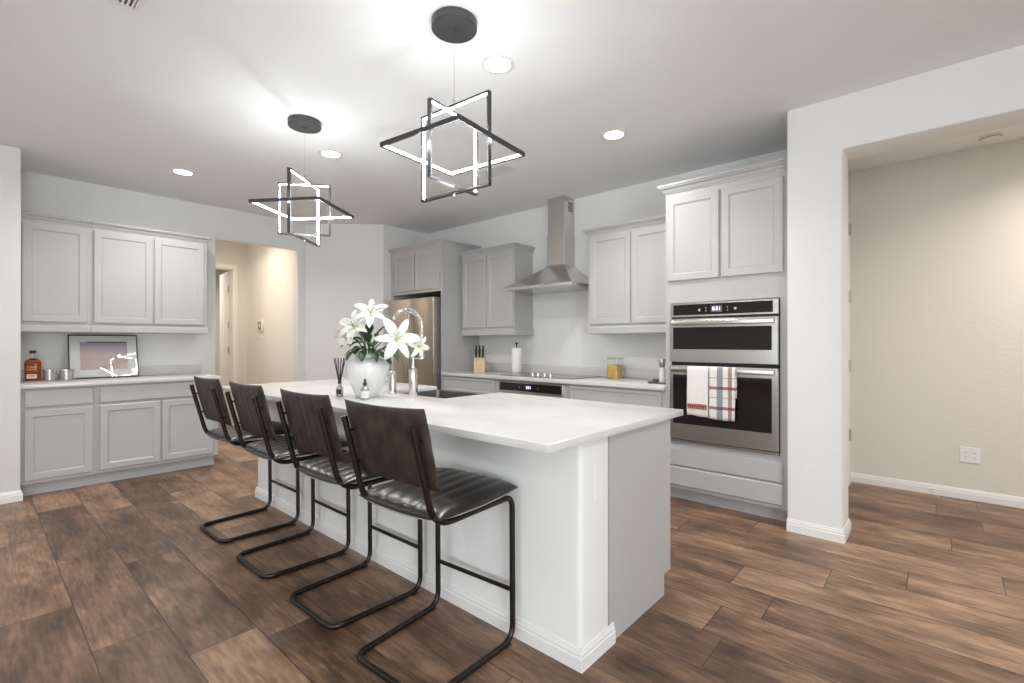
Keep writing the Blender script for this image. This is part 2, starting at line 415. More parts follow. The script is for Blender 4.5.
# baseboards: profile (offset from the wall, height) swept along straight runs with mitred corners
BBP = [(0, 0), (0.013, 0), (0.013, 0.050), (0.010, 0.054), (0.010, 0.065), (0.007, 0.071), (0.005, 0.082), (0, 0.084)]
def baseboard(name, pts, m='trim', parent=None, closed=False, z=0.0):
    """pts: polyline on the floor; the board grows to the LEFT of travel"""
    P = [Vector((x, y)) for x, y in pts]; n = len(P); rings = []
    for i in range(n):
        d0 = (P[i]-P[i-1]).normalized() if i > 0 else (P[1]-P[0]).normalized()
        d1 = (P[i+1]-P[i]).normalized() if i < n-1 else d0
        n0 = Vector((-d0.y, d0.x)); n1 = Vector((-d1.y, d1.x))
        b = (n0+n1).normalized(); k = 1/max(0.3, b.dot(n0))
        rings.append([(P[i].x + b.x*k*o, P[i].y + b.y*k*o, z + h) for o, h in BBP])
    o = MB().rings(rings).build(name, m, parent, True, 25)
    if parent is None: struct(o)
    return o
baseboard('baseboard_left', [(-5.56, -4.5), (-5.56, 0.274), (-5.63, 0.274)][::-1])
baseboard('baseboard_right', [(-0.785, 3.70), (-0.47, 3.70), (-0.47, 3.97), (-0.63, 3.97), (-0.63, 4.2)][::-1])
baseboard('baseboard_right_end', [(1.70, 3.97), (1.70, 3.70), (3.2, 3.70)][::-1])
baseboard('baseboard_hall_right', [(-0.63, 5.29), (-0.63, 5.40), (3.2, 5.40)][::-1])
baseboard('baseboard_hall_left', [(-8.02, 2.74), (-8.02, 2.849), (-6.285, 2.849), (-6.285, 2.96), (-5.60, 3.645)][::-1])
baseboard('baseboard_niche', [(-6.285, 1.745), (-6.285, 1.895), (-8.02, 1.895)][::-1])

# doors of the two halls
def hinge(parent, z, y, x, m='brass'):
    h = MB(); h.box(x-0.012, x+0.012, y-0.004, y+0.004, z-0.05, z+0.05, 0.001)
    h.lathe([(0.006, -0.052), (0.006, 0.052)], (x, y-0.006, z), 8)
    return h.build('hinge', m, parent)
dj = MB()   # jamb and casing of the doorway at the end of the left hall
dj.box(-8.18, -8.006, 2.645, 2.662, 0, 2.40); dj.box(-8.18, -8.006, 1.945, 1.962, 0, 2.40); dj.box(-8.18, -8.006, 1.945, 2.662, 2.385, 2.402)
dj.box(-8.019, -8.004, 2.65, 2.715, 0, 2.455, 0.004); dj.box(-8.019, -8.004, 1.90, 1.955, 0, 2.455, 0.004); dj.box(-8.019, -8.004, 1.955, 2.65, 2.392, 2.455, 0.004)
d1 = struct(dj.build('door_1', 'trim'))
def panel_rings(w, h, t, fr, dep=0.006, bev=0.003, cx=0.0, z0=0.0, y0=0.0, step=0.004):
    """front facing -Y with a recessed flat panel; origin at its left bottom back"""
    def ring(i, y): return [(cx+i, y0+y, z0+i), (cx+w-i, y0+y, z0+i), (cx+w-i, y0+y, z0+h-i), (cx+i, y0+y, z0+h-i)]
    R = [ring(0, 0), ring(0, -t+bev), ring(bev, -t)]
    if fr: R += [ring(fr, -t), ring(fr+step, -t+dep*0.5), ring(fr+step+0.002, -t+dep*0.5), ring(fr+step*2+0.004, -t+dep+0.002), ring(fr+step*2+0.006, -t+dep)]
    return R
lf = MB(); lf.rings(panel_rings(0.68, 2.37, 0.035, 0.11, 0.010))
leaf = lf.build('door_leaf', 'trim', d1)
leaf.location = (-8.185, 2.635, 0.006); leaf.rotation_euler = (0, 0, math.radians(172))
for z in (0.45, 1.17, 1.55, 2.1): hinge(d1, z, 2.640, -8.175)
dj = MB()
dj.box(-0.632, -0.612, 5.195, 5.275, 0, 2.52, 0.004); dj.box(-0.632, -0.612, 4.22, 4.30, 0, 2.52, 0.004); dj.box(-0.632, -0.612, 4.30, 5.195, 2.44, 2.52, 0.004)
d2 = struct(dj.build('door_2', 'trim'))
lf = MB(); lf.box(-0.634, -0.624, 4.30, 5.195, 0.008, 2.44, 0.001); lf.build('door_leaf', 'trim', d2)
for z in (0.456, 1.071, 1.686, 2.285): hinge(d2, z, 5.206, -0.607)

# ------------------------------------------------------------------ cabinets
def front(parent, name, x0, x1, z0, z1, y, slab=False, label=None, fr=0.052):
    if slab: R = panel_rings(x1-x0, z1-z0, 0.019, 0, 0, 0.006, x0, z0, y)
    else: R = panel_rings(x1-x0, z1-z0, 0.019, fr, 0.007, 0.004, x0, z0, y)
    o = MB().rings(R).build(name, 'cab', parent, True, 20)
    return o
CROWN = [(0.0, 0.0), (0.006, 0.0), (0.008, 0.008), (0.014, 0.012), (0.020, 0.026), (0.032, 0.036), (0.036, 0.038), (0.036, 0.044), (0.044, 0.048), (0.044, 0.060), (0.0, 0.060)]
def crown(parent, x0, x1, y0, y1, z, m='cab', left=True, right=True, sc=1.0):
    rs = []
    for o, h in CROWN:
        o *= sc; h *= sc
        rs.append([(x0-(o if left else 0), y1, z+h), (x0-(o if left else 0), y0-o, z+h), (x1+(o if right else 0), y0-o, z+h), (x1+(o if right else 0), y1, z+h)])
    return MB().rings(rs).build('crown_molding', m, parent, True, 20)
def rail(parent, x0, x1, y0, y1, z0, z1, left=True, right=True):
    rs = []
    H = z1 - z0
    for o, h in ((0.0, H), (0.004, H), (0.006, H*0.86), (0.012, H*0.80), (0.012, 0.10*H), (0.008, 0.0), (0.0, 0.0)):
        rs.append([(x0-(o if left else 0), y1, z0+h), (x0-(o if left else 0), y0-o, z0+h), (x1+(o if right else 0), y0-o, z0+h), (x1+(o if right else 0), y1, z0+h)])
    return MB().rings(rs).build('light_rail', 'cab', parent, True, 20)

# ---- dry bar in the niche (fronts face +X): local x runs along world +Y, local y = distance behind the front
def bar_root(name, label, y_world, x_face, cat='cabinet', group=None):
    return empty(name, (x_face, y_world, 0), PI/2, label, cat, group)
bx0 = 0.274
r = bar_root('base_cabinet', 'light grey base cabinet with one drawer and one door beside the left wall end', bx0, -5.645)
MB().box(0, 0.476, 0, 0.635, 0.105, 0.895, 0.001).build('cabinet_body', 'cab', r)
MB().box(0, 0.476, 0.06, 0.62, 0.0, 0.105).build('toe_kick', 'toe', r)
front(r, 'drawer', 0.024, 0.455, 0.738, 0.880, 0, True)
front(r, 'door', 0.024, 0.455, 0.134, 0.714, 0)
r = bar_root('base_cabinet', 'light grey base cabinet with one wide drawer over two doors, next to the hallway', bx0+0.476, -5.645)
L2 = 1.725-bx0-0.476
MB().box(0.001, L2, 0, 0.635, 0.105, 0.895, 0.001).build('cabinet_body', 'cab', r)
MB().box(0.001, L2-0.02, 0.06, 0.62, 0.0, 0.105).build('toe_kick', 'toe', r)
front(r, 'drawer', 0.025, L2-0.045, 0.738, 0.880, 0, True)
front(r, 'door', 0.025, 0.472, 0.134, 0.714, 0)
front(r, 'door', 0.488, L2-0.045, 0.134, 0.714, 0)
r = empty('bar_countertop', (-5.61, bx0-0.006, 0.90), PI/2, 'white quartz countertop on the grey cabinets along the left wall', 'countertop')
MB().box(0, 1.475, 0, 0.670, -0.003, 0.030, 0.003, 2).build('slab', 'quartz', r)
MB().box(0, 1.475, 0.652, 0.672, 0.0305, 0.130, 0.002, 2).build('backsplash', 'quartz', r)
# uppers
r = bar_root('wall_cabinet', 'grey single-door wall cabinet above the whiskey bottle, beside the left wall end', bx0, -5.93)
MB().box(0, 0.476, 0, 0.35, 1.44, 2.36, 0.001).build('cabinet_body', 'cab', r)
front(r, 'door', 0.024, 0.450, 1.462, 2.325, 0)
rail(r, 0, 0.475, 0, 0.35, 1.372, 1.4405, False, False); crown(r, 0, 0.4755, 0, 0.35, 2.352, 'cab', False, False)
r = bar_root('wall_cabinet', 'grey two-door wall cabinet above the leaning framed art, next to the hallway', bx0+0.476, -5.93)
L2 = 1.70-bx0-0.476
MB().box(0.001, L2, 0, 0.35, 1.44, 2.36, 0.001).build('cabinet_body', 'cab', r)
front(r, 'door', 0.020, 0.470, 1.462, 2.325, 0); front(r, 'door', 0.484, L2-0.028, 1.462, 2.325, 0)
rail(r, 0.0015, L2, 0, 0.35, 1.372, 1.4405, False, True); crown(r, 0.001, L2, 0, 0.35, 2.352, 'cab', False, True)

# ---- back wall run (fronts face -Y, local = world minus root)
r = empty('refrigerator_cabinet', (-5.56, 3.79, 0), 0, 'tall grey cabinet surround with two doors above the stainless refrigerator', 'cabinet')
MB().box(0.0, 1.065, 0, 0.625, 1.905, 2.47, 0.001).build('upper_box', 'cab', r)
MB().box(1.035, 1.065, 0.0, 0.625, 0, 1.905, 0.001).build('side_panel', 'cab', r)
MB().box(0.0, 0.05, 0.0, 0.625, 0, 1.905, 0.001).build('side_panel', 'cab', r)
MB().box(0.05, 1.035, 0.60, 0.62, 0, 1.905).build('back_panel', 'gap', r)
front(r, 'door', 0.075, 0.525, 1.94, 2.425, 0); front(r, 'door', 0.545, 1.015, 1.94, 2.425, 0)
crown(r, 0, 1.065, 0, 0.625, 2.462, 'cab', False, True)

def wall_cab(x0, x1, label, doors, left=True, right=True):
    r = empty('wall_cabinet', (x0, 4.09, 0), 0, label, 'cabinet')
    w = x1-x0
    MB().box(0, w, 0, 0.325, 1.44, 2.345, 0.001).build('cabinet_body', 'cab', r)
    for a, b in doors: front(r, 'door', a, b, 1.455, 2.315, 0)
    rail(r, 0, w, 0, 0.325, 1.362, 1.4405, left, right)
    crown(r, 0, w, 0, 0.325, 2.337, 'cab', left, right)
    return r
wall_cab(-4.48, -3.60, 'grey two-door wall cabinet between the refrigerator surround and the range hood, above the knife block', [(0.03, 0.447), (0.455, 0.865)], False, True)
wall_cab(-2.62, -1.692, 'grey two-door wall cabinet between the range hood and the oven tower', [(0.025, 0.462), (0.480, 0.905)], True, False)

def base_cab(x0, x1, label, nd_):
    r = empty('base_cabinet', (x0, 3.80, 0), 0, label, 'cabinet'); w = x1-x0
    MB().box(0, w, 0, 0.615, 0.105, 0.882, 0.001).build('cabinet_body', 'cab', r)
    MB().box(0, w, 0.075, 0.60, 0, 0.105).build('toe_kick', 'toe', r)
    front(r, 'drawer', 0.03, w-0.03, 0.705, 0.865, 0, False, fr=0.02)
    m = w/2
    front(r, 'door', 0.03, m-0.004, 0.13, 0.690, 0); front(r, 'door', m+0.004, w-0.03, 0.13, 0.690, 0)
    return r
base_cab(-4.493, -3.60, 'grey base cabinet under the counter between the refrigerator and the undercounter oven', 2)
base_cab(-2.665, -1.692, 'grey base cabinet with wide drawer between the undercounter oven and the oven tower', 2)
r = empty('cooktop_base_cabinet', (-3.599, 3.80, 0), 0, 'grey base cabinet holding the undercounter oven beneath the glass cooktop', 'cabinet')
w = 0.933
MB().box(0, 0.04, 0, 0.615, 0.105, 0.882).box(w-0.04, w, 0, 0.615, 0.105, 0.882).box(0.04, w-0.04, 0.0, 0.615, 0.105, 0.16).box(0.04, w-0.04, 0.0, 0.615, 0.872, 0.882).box(0.04, w-0.04, 0.58, 0.615, 0.16, 0.872).build('cabinet_body', 'cab', r, False)
MB().box(0, w, 0.075, 0.60, 0, 0.105).build('toe_kick', 'toe', r)
r = empty('undercounter_oven', (-3.555, 3.80, 0.165), 0, 'undercounter oven with black control strip and lit clock beneath the glass cooktop', 'oven')
MB().box(0.0, 0.845, 0.002, 0.56, 0, 0.705, 0.002).build('oven_body', 'steel', r)
MB().box(0.0, 0.845, -0.02, 0.002, 0.598, 0.705, 0.003).build('control_panel', 'steel', r)
MB().box(0.02, 0.825, -0.023, -0.0198, 0.610, 0.692, 0.001).build('control_glass', 'glass_black', r)
dr = MB().rings(panel_rings(0.845, 0.575, 0.03, 0.0, 0, 0.004, 0, 0.01, 0.002)).build('oven_door', 'steel', r)
MB().box(0.07, 0.775, -0.031, -0.027, 0.09, 0.47, 0.001).build('door_window', 'glass_black', dr)
MB().tube([(0.05, -0.028, 0.53), (0.05, -0.07, 0.53), (0.795, -0.07, 0.53), (0.795, -0.028, 0.53)], 0.010).build('handle', 'steel', dr)
text_mesh('8:51', 0.040, 'clock_digits', 'display', r, (0.42, -0.0236, 0.652), (PI/2, 0, 0))
for x in (0.30, 0.54): MB().box(x-0.003, x+0.003, -0.0236, -0.0228, 0.645, 0.658).build('touch_icon', 'icon', r, False)

r = empty('back_countertop', (-4.492, 3.765, 0.885), 0, 'white quartz countertop on the back wall run, holding the cooktop', 'countertop')
MB().box(0, 2.800, 0, 0.652, 0, 0.035, 0.003, 2).build('slab', 'quartz', r)
MB().box(0, 2.800, 0.634, 0.654, 0.0355, 0.135, 0.002, 2).build('backsplash', 'quartz', r)

# ---- cooktop
r = empty('glass_cooktop', (-3.60, 3.845, 0.9205), 0, 'black glass electric cooktop with steel knobs under the range hood', 'cooktop')
MB().box(0.0, 0.96, 0, 0.53, 0.0, 0.008, 0.002).build('glass_top', mat('grey_ceramic_glass', (0.10, 0.10, 0.10), 0.05), r)
MB().box(-0.004, 0.964, -0.004, 0.534, 0.0, 0.004, 0.001).build('trim_frame', 'steel', r)
for x, y, rad in ((0.17, 0.14, 0.08), (0.17, 0.38, 0.10), (0.83, 0.14, 0.10), (0.83, 0.38, 0.08)):
    b = MB(); n = 40
    b.rings([[(x+q*math.cos(2*PI*k/n), y+q*math.sin(2*PI*k/n), z) for k in range(n)] for q, z in ((rad, .0078), (rad, .0084), (rad-.004, .0084), (rad-.004, .0078))], False, True)
    b.build('burner_ring', 'icon', r)
for x, y in ((0.40, 0.075), (0.475, 0.075), (0.56, 0.075), (0.635, 0.075)):
    MB().lathe([(0.028, 0.008), (0.028, 0.014), (0.023, 0.016), (0.022, 0.040), (0.018, 0.043)], (x, y, 0), 18).box(x-0.003, x+0.003, y-0.022, y+0.022, 0.040, 0.048, 0.001).build('knob', 'chrome', r)

# ---- range hood
r = empty('range_hood', (-3.12, 4.42, 1.84), 0, 'stainless steel chimney range hood with curved canopy above the cooktop', 'range hood')
def rect(x0, x1, y0, y1, z): return [(x0, y0, z), (x1, y0, z), (x1, y1, z), (x0, y1, z)]
rs = []
N = 14
for i in range(N+1):
    t = i/N
    s_ = (1-t)**1.0
    hw = 0.115 + (0.45-0.115)*s_
    yf = -0.205 - (0.55-0.205)*s_
    z = 0.03 + 0.245*(t**0.72 if False else (1-math.sqrt(max(0, 1-t*t)))*0.10 + t*0.90)
    rs.append(rect(-hw, hw, yf, -0.002, z))
rs = [rect(-0.45, 0.45, -0.55, -0.002, 0.0)] + rs
MB().rings(rs, True).build('canopy', 'steel', r, True, 40)
MB().box(-0.115, 0.115, -0.205, -0.002, 0.26, 0.60, 0.002).build('lower_flue', 'steel_v', r)
up = MB().box(-0.109, 0.109, -0.199, -0.002, 0.60, CEIL-1.842, 0.002).build('upper_flue', 'steel_v', r)
v = MB()
for k in range(6): v.box(0.1085, 0.110, -0.12, -0.04, 0.86+k*0.018, 0.87+k*0.018)
v.build('vent_slots', 'gap', r, False)
MB().box(-0.43, 0.43, -0.53, -0.03, -0.002, 0.001).build('filter_panel', 'steel', r)
MB().box(-0.07, 0.07, -0.5515, -0.549, 0.009, 0.022, 0.0005).build('button_strip', 'icon', r)

# ---- oven tower
r = empty('oven_tower_cabinet', (-1.73, 3.80, 0), 0, 'tall grey oven cabinet with two upper doors and two drawers beside the white pillar', 'cabinet')
w = 0.943
b = MB()
b.box(0.04, 0.088, 0, 0.612, 0.105, 2.50).box(0.882, w, 0, 0.612, 0.105, 2.50).box(0.088, 0.882, 0, 0.612, 1.597, 2.50).box(0.088, 0.882, 0, 0.612, 0.105, 0.478).box(0.088, 0.882, 0.58, 0.612, 0.478, 1.597)
b.build('cabinet_body', 'cab', r, False)
MB().box(0.04, w, 0.075, 0.60, 0, 0.105).build('toe_kick', 'toe', r)
front(r, 'door', 0.060, 0.468, 1.775, 2.445, 0); front(r, 'door', 0.486, 0.905, 1.775, 2.445, 0)
front(r, 'drawer', 0.060, 0.902, 0.292, 0.432, 0, True); front(r, 'drawer', 0.060, 0.902, 0.132, 0.280, 0, True)
crown(r, 0.04, w, 0, 0.61, 2.490, 'cab', True, False, 1.15)

r = empty('double_wall_oven', (-1.64, 3.80, 0.483), 0, 'stainless double wall oven and microwave combo with black glass in the oven tower', 'oven')
OW = 0.788
MB().box(0.004, OW-0.004, -0.006, 0.56, 0.0, 1.11).build('oven_body', 'gap', r, False)
MB().box(0, OW, -0.026, -0.005, 0.998, 1.108, 0.003).build('control_panel', 'steel', r)
MB().box(0.026, OW-0.036, -0.029, -0.0255, 1.012, 1.094, 0.001).build('control_glass', 'glass_black', r)
MB().box(0.325, 0.405, -0.0298, -0.0285, 1.028, 1.078).build('display', 'display_bg', r, False)
text_mesh('8:51', 0.038, 'clock_digits', 'display', r, (0.365, -0.0303, 1.053), (PI/2, 0, 0))
for x, z, q in ((0.235, 1.048, .009), (0.285, 1.062, .004), (0.285, 1.040, .004), (0.445, 1.062, .004), (0.445, 1.040, .004), (0.50, 1.05, .009)):
    MB().box(x-q, x+q, -0.0298, -0.0285, z-q, z+q, 0.0004).build('touch_icon', 'icon', r, False)
def oven_door(z0, z1, wz0, wz1, name):
    o = MB().rings(panel_rings(OW, z1-z0, 0.034, 0.0, 0, 0.004, 0, z0, -0.006)).build(name, 'steel', r)
    MB().box(0.030, OW-0.040, -0.0425, -0.039, wz0, wz1, 0.001).build('door_window', 'glass_black', o)
    hz = z1-0.030
    h = MB().box(0.022, OW-0.022, -0.072, -0.056, hz-0.019, hz+0.019, 0.005, 3)
    h.box(0.03, 0.055, -0.058, -0.039, hz-0.012, hz+0.012, 0.002).box(OW-0.055, OW-0.03, -0.058, -0.039, hz-0.012, hz+0.012, 0.002)
    h.build('handle', 'steel', o)
    return o
oven_door(0.640, 0.982, 0.742, 0.915, 'microwave_door')
oven_door(0.028, 0.612, 0.152, 0.540, 'oven_door')
MB().box(0, OW, -0.024, -0.005, 0.0, 0.020, 0.002).build('bottom_trim', 'steel', r)

# towels over the lower oven handle (bar z = 0.483+0.582 = 1.065, y = 3.80-0.0765)
def towel(x0, w, drop, name, m, label, wave, back=0.20):
    r = empty(name, (x0, 3.736, 1.065), 0, label, 'towel', None)
    prof = []
    for k in range(16): prof.append((-0.014 - 0.0035*(k/15), -drop + drop*k/15))
    for k in range(1, 8):
        a = PI*k/8; prof.append((-0.0145*math.cos(a)+0.0, 0.0195 + 0.006*math.sin(a)) if True else 0)
    for k in range(8): prof.append((0.014, -back*k/7))
    b = MB(); nx = 14; rows = []
    for yy, zz in prof:
        row = []
        for i in range(nx+1):
            u = i/nx
            d = min(1, max(0, -zz/drop))
            front_side = yy < 0
            row.append((u*w + 0.004*d*math.sin(wave+zz*9), yy + (0.006*d*math.sin(u*9+wave) * (1 if front_side else 0.2)) - (0.004*d if front_side else 0), zz + (0.004*math.sin(u*5+wave)*d)))
        rows.append(row)
    b.grid(rows)
    o = b.build('towel_cloth', m, r, True, 80)
    md = o.modifiers.new('thickness', 'SOLIDIFY'); md.thickness = 0.005; md.offset = 0
    return r
t = towel(-1.480, 0.163, 0.352, 'kitchen_towel', 'linen', 'plain white towel with red embroidered hem hung on the oven handle', 0.4)
b = MB()
for i in range(9):
    x = 0.006 + i*0.0168
    for sx in (0, 1):
        p = [(x + sx*0.0075, -0.0290, -0.298), (x + sx*0.0075 + 0.006, -0.0290, -0.298), (x + 0.0075 - sx*0.0075 + 0.006, -0.0290, -0.266), (x + 0.0075 - sx*0.0075, -0.0290, -0.266)]
        q = [(a, bb+0.0015, c) for a, bb, c in p]; b.rings([p, q])
b.box(0.003, 0.155, -0.029, -0.0275, -0.264, -0.258).box(0.003, 0.155, -0.029, -0.0275, -0.279, -0.274)
b.build('embroidered_border', 'redthread', t, False)
towel(-1.311, 0.188, 0.364, 'kitchen_towel', 'plaid', 'white towel with maroon and blue plaid stripes hung on the oven handle', 1.7)

# ---- refrigerator
r = empty('refrigerator', (-5.455, 3.68, 0), 0, 'stainless french door refrigerator set into the grey cabinet surround', 'refrigerator')
FW = 0.925
MB().box(0.004, FW-0.004, 0.06, 0.72, 0.03, 1.826, 0.004).build('case', mat('fridge_side', (0.17, 0.165, 0.16), 0.45, 0.4), r)
for nm, a, c in (('door', 0, FW/2-0.003), ('door', FW/2+0.003, FW)):
    o = MB().box(a, c, 0, 0.058, 0.70, 1.828, 0.008, 3).build(nm, 'fridge_steel', r)
    hx = FW/2-0.028 if a == 0 else FW/2+0.028
    pts = [(hx, -0.002, 1.66), (hx, -0.035, 1.66)] + [(hx, -0.040-0.022*math.sin(PI*k/10), 1.66-0.80*k/10) for k in range(1, 10)] + [(hx, -0.035, 0.86), (hx, -0.002, 0.86)]
    MB().tube(pts, 0.013, 10).build('handle', 'fridge_steel', o)
o = MB().box(0, FW, 0, 0.058, 0.06, 0.692, 0.008, 3).build('freezer_drawer', 'fridge_steel', r)
MB().tube([(0.09, -0.002, 0.61), (0.09, -0.05, 0.61), (FW-0.09, -0.05, 0.61), (FW-0.09, -0.002, 0.61)], 0.012).build('handle', 'fridge_steel', o)
MB().box(0.02, FW-0.02, 0.03, 0.7, 0, 0.032).build('base_grille', 'gap', r)

# ------------------------------------------------------------------ island
r = empty('kitchen_island', (-2.64, 1.585, 0), 0, 'white walled kitchen island with grey cabinet end panel, under the white countertop', 'kitchen island')
ix = lambda x: x + 2.64
iy = lambda y: y - 1.585
MB().prism([(ix(-4.24), 0), (ix(-1.05), 0), (ix(-1.05), iy(1.805)), (ix(-4.24), iy(1.805))], 0, 0.898, 0.022, 4, True).build('half_wall', 'wall', r)
# grey end panel with toe notch: profile in YZ extruded in X
def yz_prism(mb, poly, x0, x1):
    mb.rings([[(x0, y, z) for y, z in poly], [(x1, y, z) for y, z in poly]]); return mb
poly = [(iy(1.806), 0), (iy(2.341), 0), (iy(2.341), 0.105), (iy(2.415), 0.105), (iy(2.415), 0.898), (iy(1.806), 0.898)]
yz_prism(MB(), poly, ix(-1.068), ix(-1.050)).build('end_panel', 'cab', r, False)
yz_prism(MB(), poly, ix(-4.24), ix(-4.222)).build('end_panel', 'cab', r, False)
MB().box(ix(-4.221), ix(-3.02), iy(1.806), iy(2.40), 0.105, 0.895).box(ix(-2.27), ix(-1.069), iy(1.806), iy(2.40), 0.105, 0.895).box(ix(-3.02), ix(-2.27), iy(1.806), iy(2.40), 0.105, 0.64).build('cabinet_body', 'cab', r, False)
MB().box(ix(-4.221), ix(-1.069), iy(1.806), iy(2.335), 0.0, 0.105).build('toe_kick', 'toe', r)
for a, c in ((-4.20, -3.62), (-3.60, -3.04), (-2.25, -1.68), (-1.66, -1.09)):
    o = front(r, 'door', ix(a), ix(c), 0.13, 0.86, 0); o.rotation_euler = (0, 0, PI); o.location = (ix(a)+ix(c), iy(2.401), 0)
for a, c in ((-3.01, -2.655), (-2.645, -2.28)):
    o = front(r, 'door', ix(a), ix(c), 0.13, 0.62, 0); o.rotation_euler = (0, 0, PI); o.location = (ix(a)+ix(c), iy(2.401), 0)
bb = baseboard('baseboard', [(ix(-4.24), iy(1.80)), (ix(-4.24), 0), (ix(-1.05), 0), (ix(-1.05), iy(1.83))][::-1], 'trim', r)
MB().box(ix(-1.051), ix(-1.045), iy(1.683), iy(1.765), 0.635, 0.785, 0.0015).build('outlet_plate', 'white', r)
MB().box(ix(-1.0455), ix(-1.0435), iy(1.706), iy(1.742), 0.655, 0.700, 0.001).box(ix(-1.0455), ix(-1.0435), iy(1.706), iy(1.742), 0.720, 0.765, 0.001).build('socket', 'trim', r)

# countertop with the cut-out of the apron sink, open to the far side
CT = empty('island_countertop', (-2.64, 1.585, 0.898), 0, 'large white quartz island countertop wrapped around the sink', 'countertop')
poly = [(-4.30, 1.312), (-1.003, 1.312), (-1.003, 2.475), (-2.312, 2.475), (-2.312, 1.965), (-3.00, 1.965), (-3.00, 2.475), (-4.30, 2.475)]
b = MB().prism([(ix(x), iy(y)) for x, y in poly], 0.0005, 0.032, 0.004, 2)
b.build('slab', 'quartz', CT, True, 30)
SK = empty('apron_sink', (-2.656, 2.225, 0.655), 0, 'dark steel apron sink set into the back edge of the island', 'sink')
b = MB()
X0, X1, Y0, Y1, ZT = -0.338, 0.338, -0.255, 0.262, 0.247
def rr(x0, x1, y0, y1, z, q=0.03, n=5):
    out = []
    for cx, cy, a0 in ((x1-q, y1-q, 0), (x0+q, y1-q, 90), (x0+q, y0+q, 180), (x1-q, y0+q, 270)):
        for k in range(n+1):
            a = math.radians(a0 + 90*k/n); out.append((cx+q*math.cos(a), cy+q*math.sin(a), z))
    return out
b.rings([rr(X0, X1, Y0, Y1, 0.0), rr(X0, X1, Y0, Y1, ZT), rr(X0+.014, X1-.014, Y0+.014, Y1-.014, ZT), rr(X0+.018, X1-.018, Y0+.018, Y1-.018, 0.02, 0.05)])
b.build('basin', 'sink', SK, True, 40)
MB().lathe([(0.045, 0.0205), (0.045, 0.024), (0.03, 0.024), (0.03, 0.0205)], (0, 0, 0), 24).build('drain', 'chrome', SK)

# faucet with a spring arch towards the sink (+Y)
FZ = 0.931
r = empty('kitchen_faucet', (-2.79, 1.912, FZ), 0, 'brushed nickel spring faucet arching over the island sink', 'faucet')
MB().lathe([(0.030, 0), (0.030, 0.006), (0.026, 0.010), (0.026, 0.140), (0.022, 0.150), (0.014, 0.155)], n=20).build('base', 'chrome', r)
R_ = 0.124
arc = [(0, 0.0, 0.15), (0, 0, 0.40)] + [(0, R_-R_*math.cos(PI*k/16), 0.445+R_*math.sin(PI*k/16)*1.05) for k in range(0, 17)] + [(0, 2*R_, 0.38)]
MB().tube(arc, 0.009, 10).build('riser', 'chrome', r)
# spring coil around the arch
def sample(path, n):
    P = [Vector(p) for p in path]; Ls = [0]
    for i in range(1, len(P)): Ls.append(Ls[-1]+(P[i]-P[i-1]).length)
    out = []
    for k in range(n+1):
        s_ = Ls[-1]*k/n; i = 1
        while i < len(P)-1 and Ls[i] < s_: i += 1
        f_ = (s_-Ls[i-1])/max(1e-9, Ls[i]-Ls[i-1]); out.append(P[i-1].lerp(P[i], f_))
    return out
spath = sample(arc[1:], 420); hp = []
turns = 46
for k, p in enumerate(spath):
    q = spath[min(k+1, len(spath)-1)] - spath[max(k-1, 0)]; q.normalize()
    sx = Vector((1, 0, 0)); sy = q.cross(sx).normalized(); a = 2*PI*turns*k/len(spath)
    hp.append(p + (sx*math.cos(a)+sy*math.sin(a))*0.0145)
MB().tube(hp, 0.0026, 5).build('spring', 'chrome', r)
MB().lathe([(0.012, 0.10), (0.016, 0.08), (0.017, -0.02), (0.021, -0.05), (0.021, -0.09), (0.016, -0.095)], (0, 2*R_, 0.32), 18).build('spray_head', 'chrome', r)
MB().tube([(0, 0, 0.34), (0, 0.12, 0.345), (0, 2*R_-0.02, 0.345)], 0.006, 8).build('docking_arm', 'chrome', r)
MB().tube([(-0.02, 0, 0.10), (-0.075, -0.01, 0.105)], 0.0155, 12).tube([(-0.055, -0.01, 0.105), (-0.06, -0.02, 0.13), (-0.065, -0.04, 0.15)], 0.005, 8).build('lever_handle', 'chrome', r)

r = empty('soap_dispenser', (-2.535, 1.895, FZ), 0, 'tall silver pump soap dispenser beside the sink', 'soap dispenser')
MB().lathe([(0.026, 0), (0.028, 0.004), (0.028, 0.170), (0.024, 0.180), (0.012, 0.184)], n=22).build('bottle', 'steel', r)
MB().lathe([(0.012, 0.184), (0.012, 0.200), (0.006, 0.202), (0.006, 0.235), (0.011, 0.238), (0.011, 0.250), (0.006, 0.252)], n=16).tube([(0, 0, 0.245), (0.035, 0.02, 0.246), (0.042, 0.024, 0.238)], 0.004, 8).build('pump', 'chrome', r)

# ------------------------------------------------------------------ vase and lilies
VX, VY = -2.745, 1.695
r = tag(empty('flower_vase', (VX, VY, FZ)), 'round shouldered white glass vase holding the lilies on the island', 'vase')
MB().lathe([(0.066, 0), (0.072, 0.004), (0.085, 0.035), (0.108, 0.09), (0.128, 0.15), (0.134, 0.185), (0.128, 0.215), (0.108, 0.238), (0.085, 0.250), (0.078, 0.262), (0.084, 0.276),
            (0.080, 0.276), (0.072, 0.262), (0.080, 0.248), (0.100, 0.235), (0.120, 0.21), (0.126, 0.185), (0.12, 0.15), (0.10, 0.09), (0.076, 0.04), (0.06, 0.014)], n=40).build('vase_body', 'porcelain', r, True, 60)

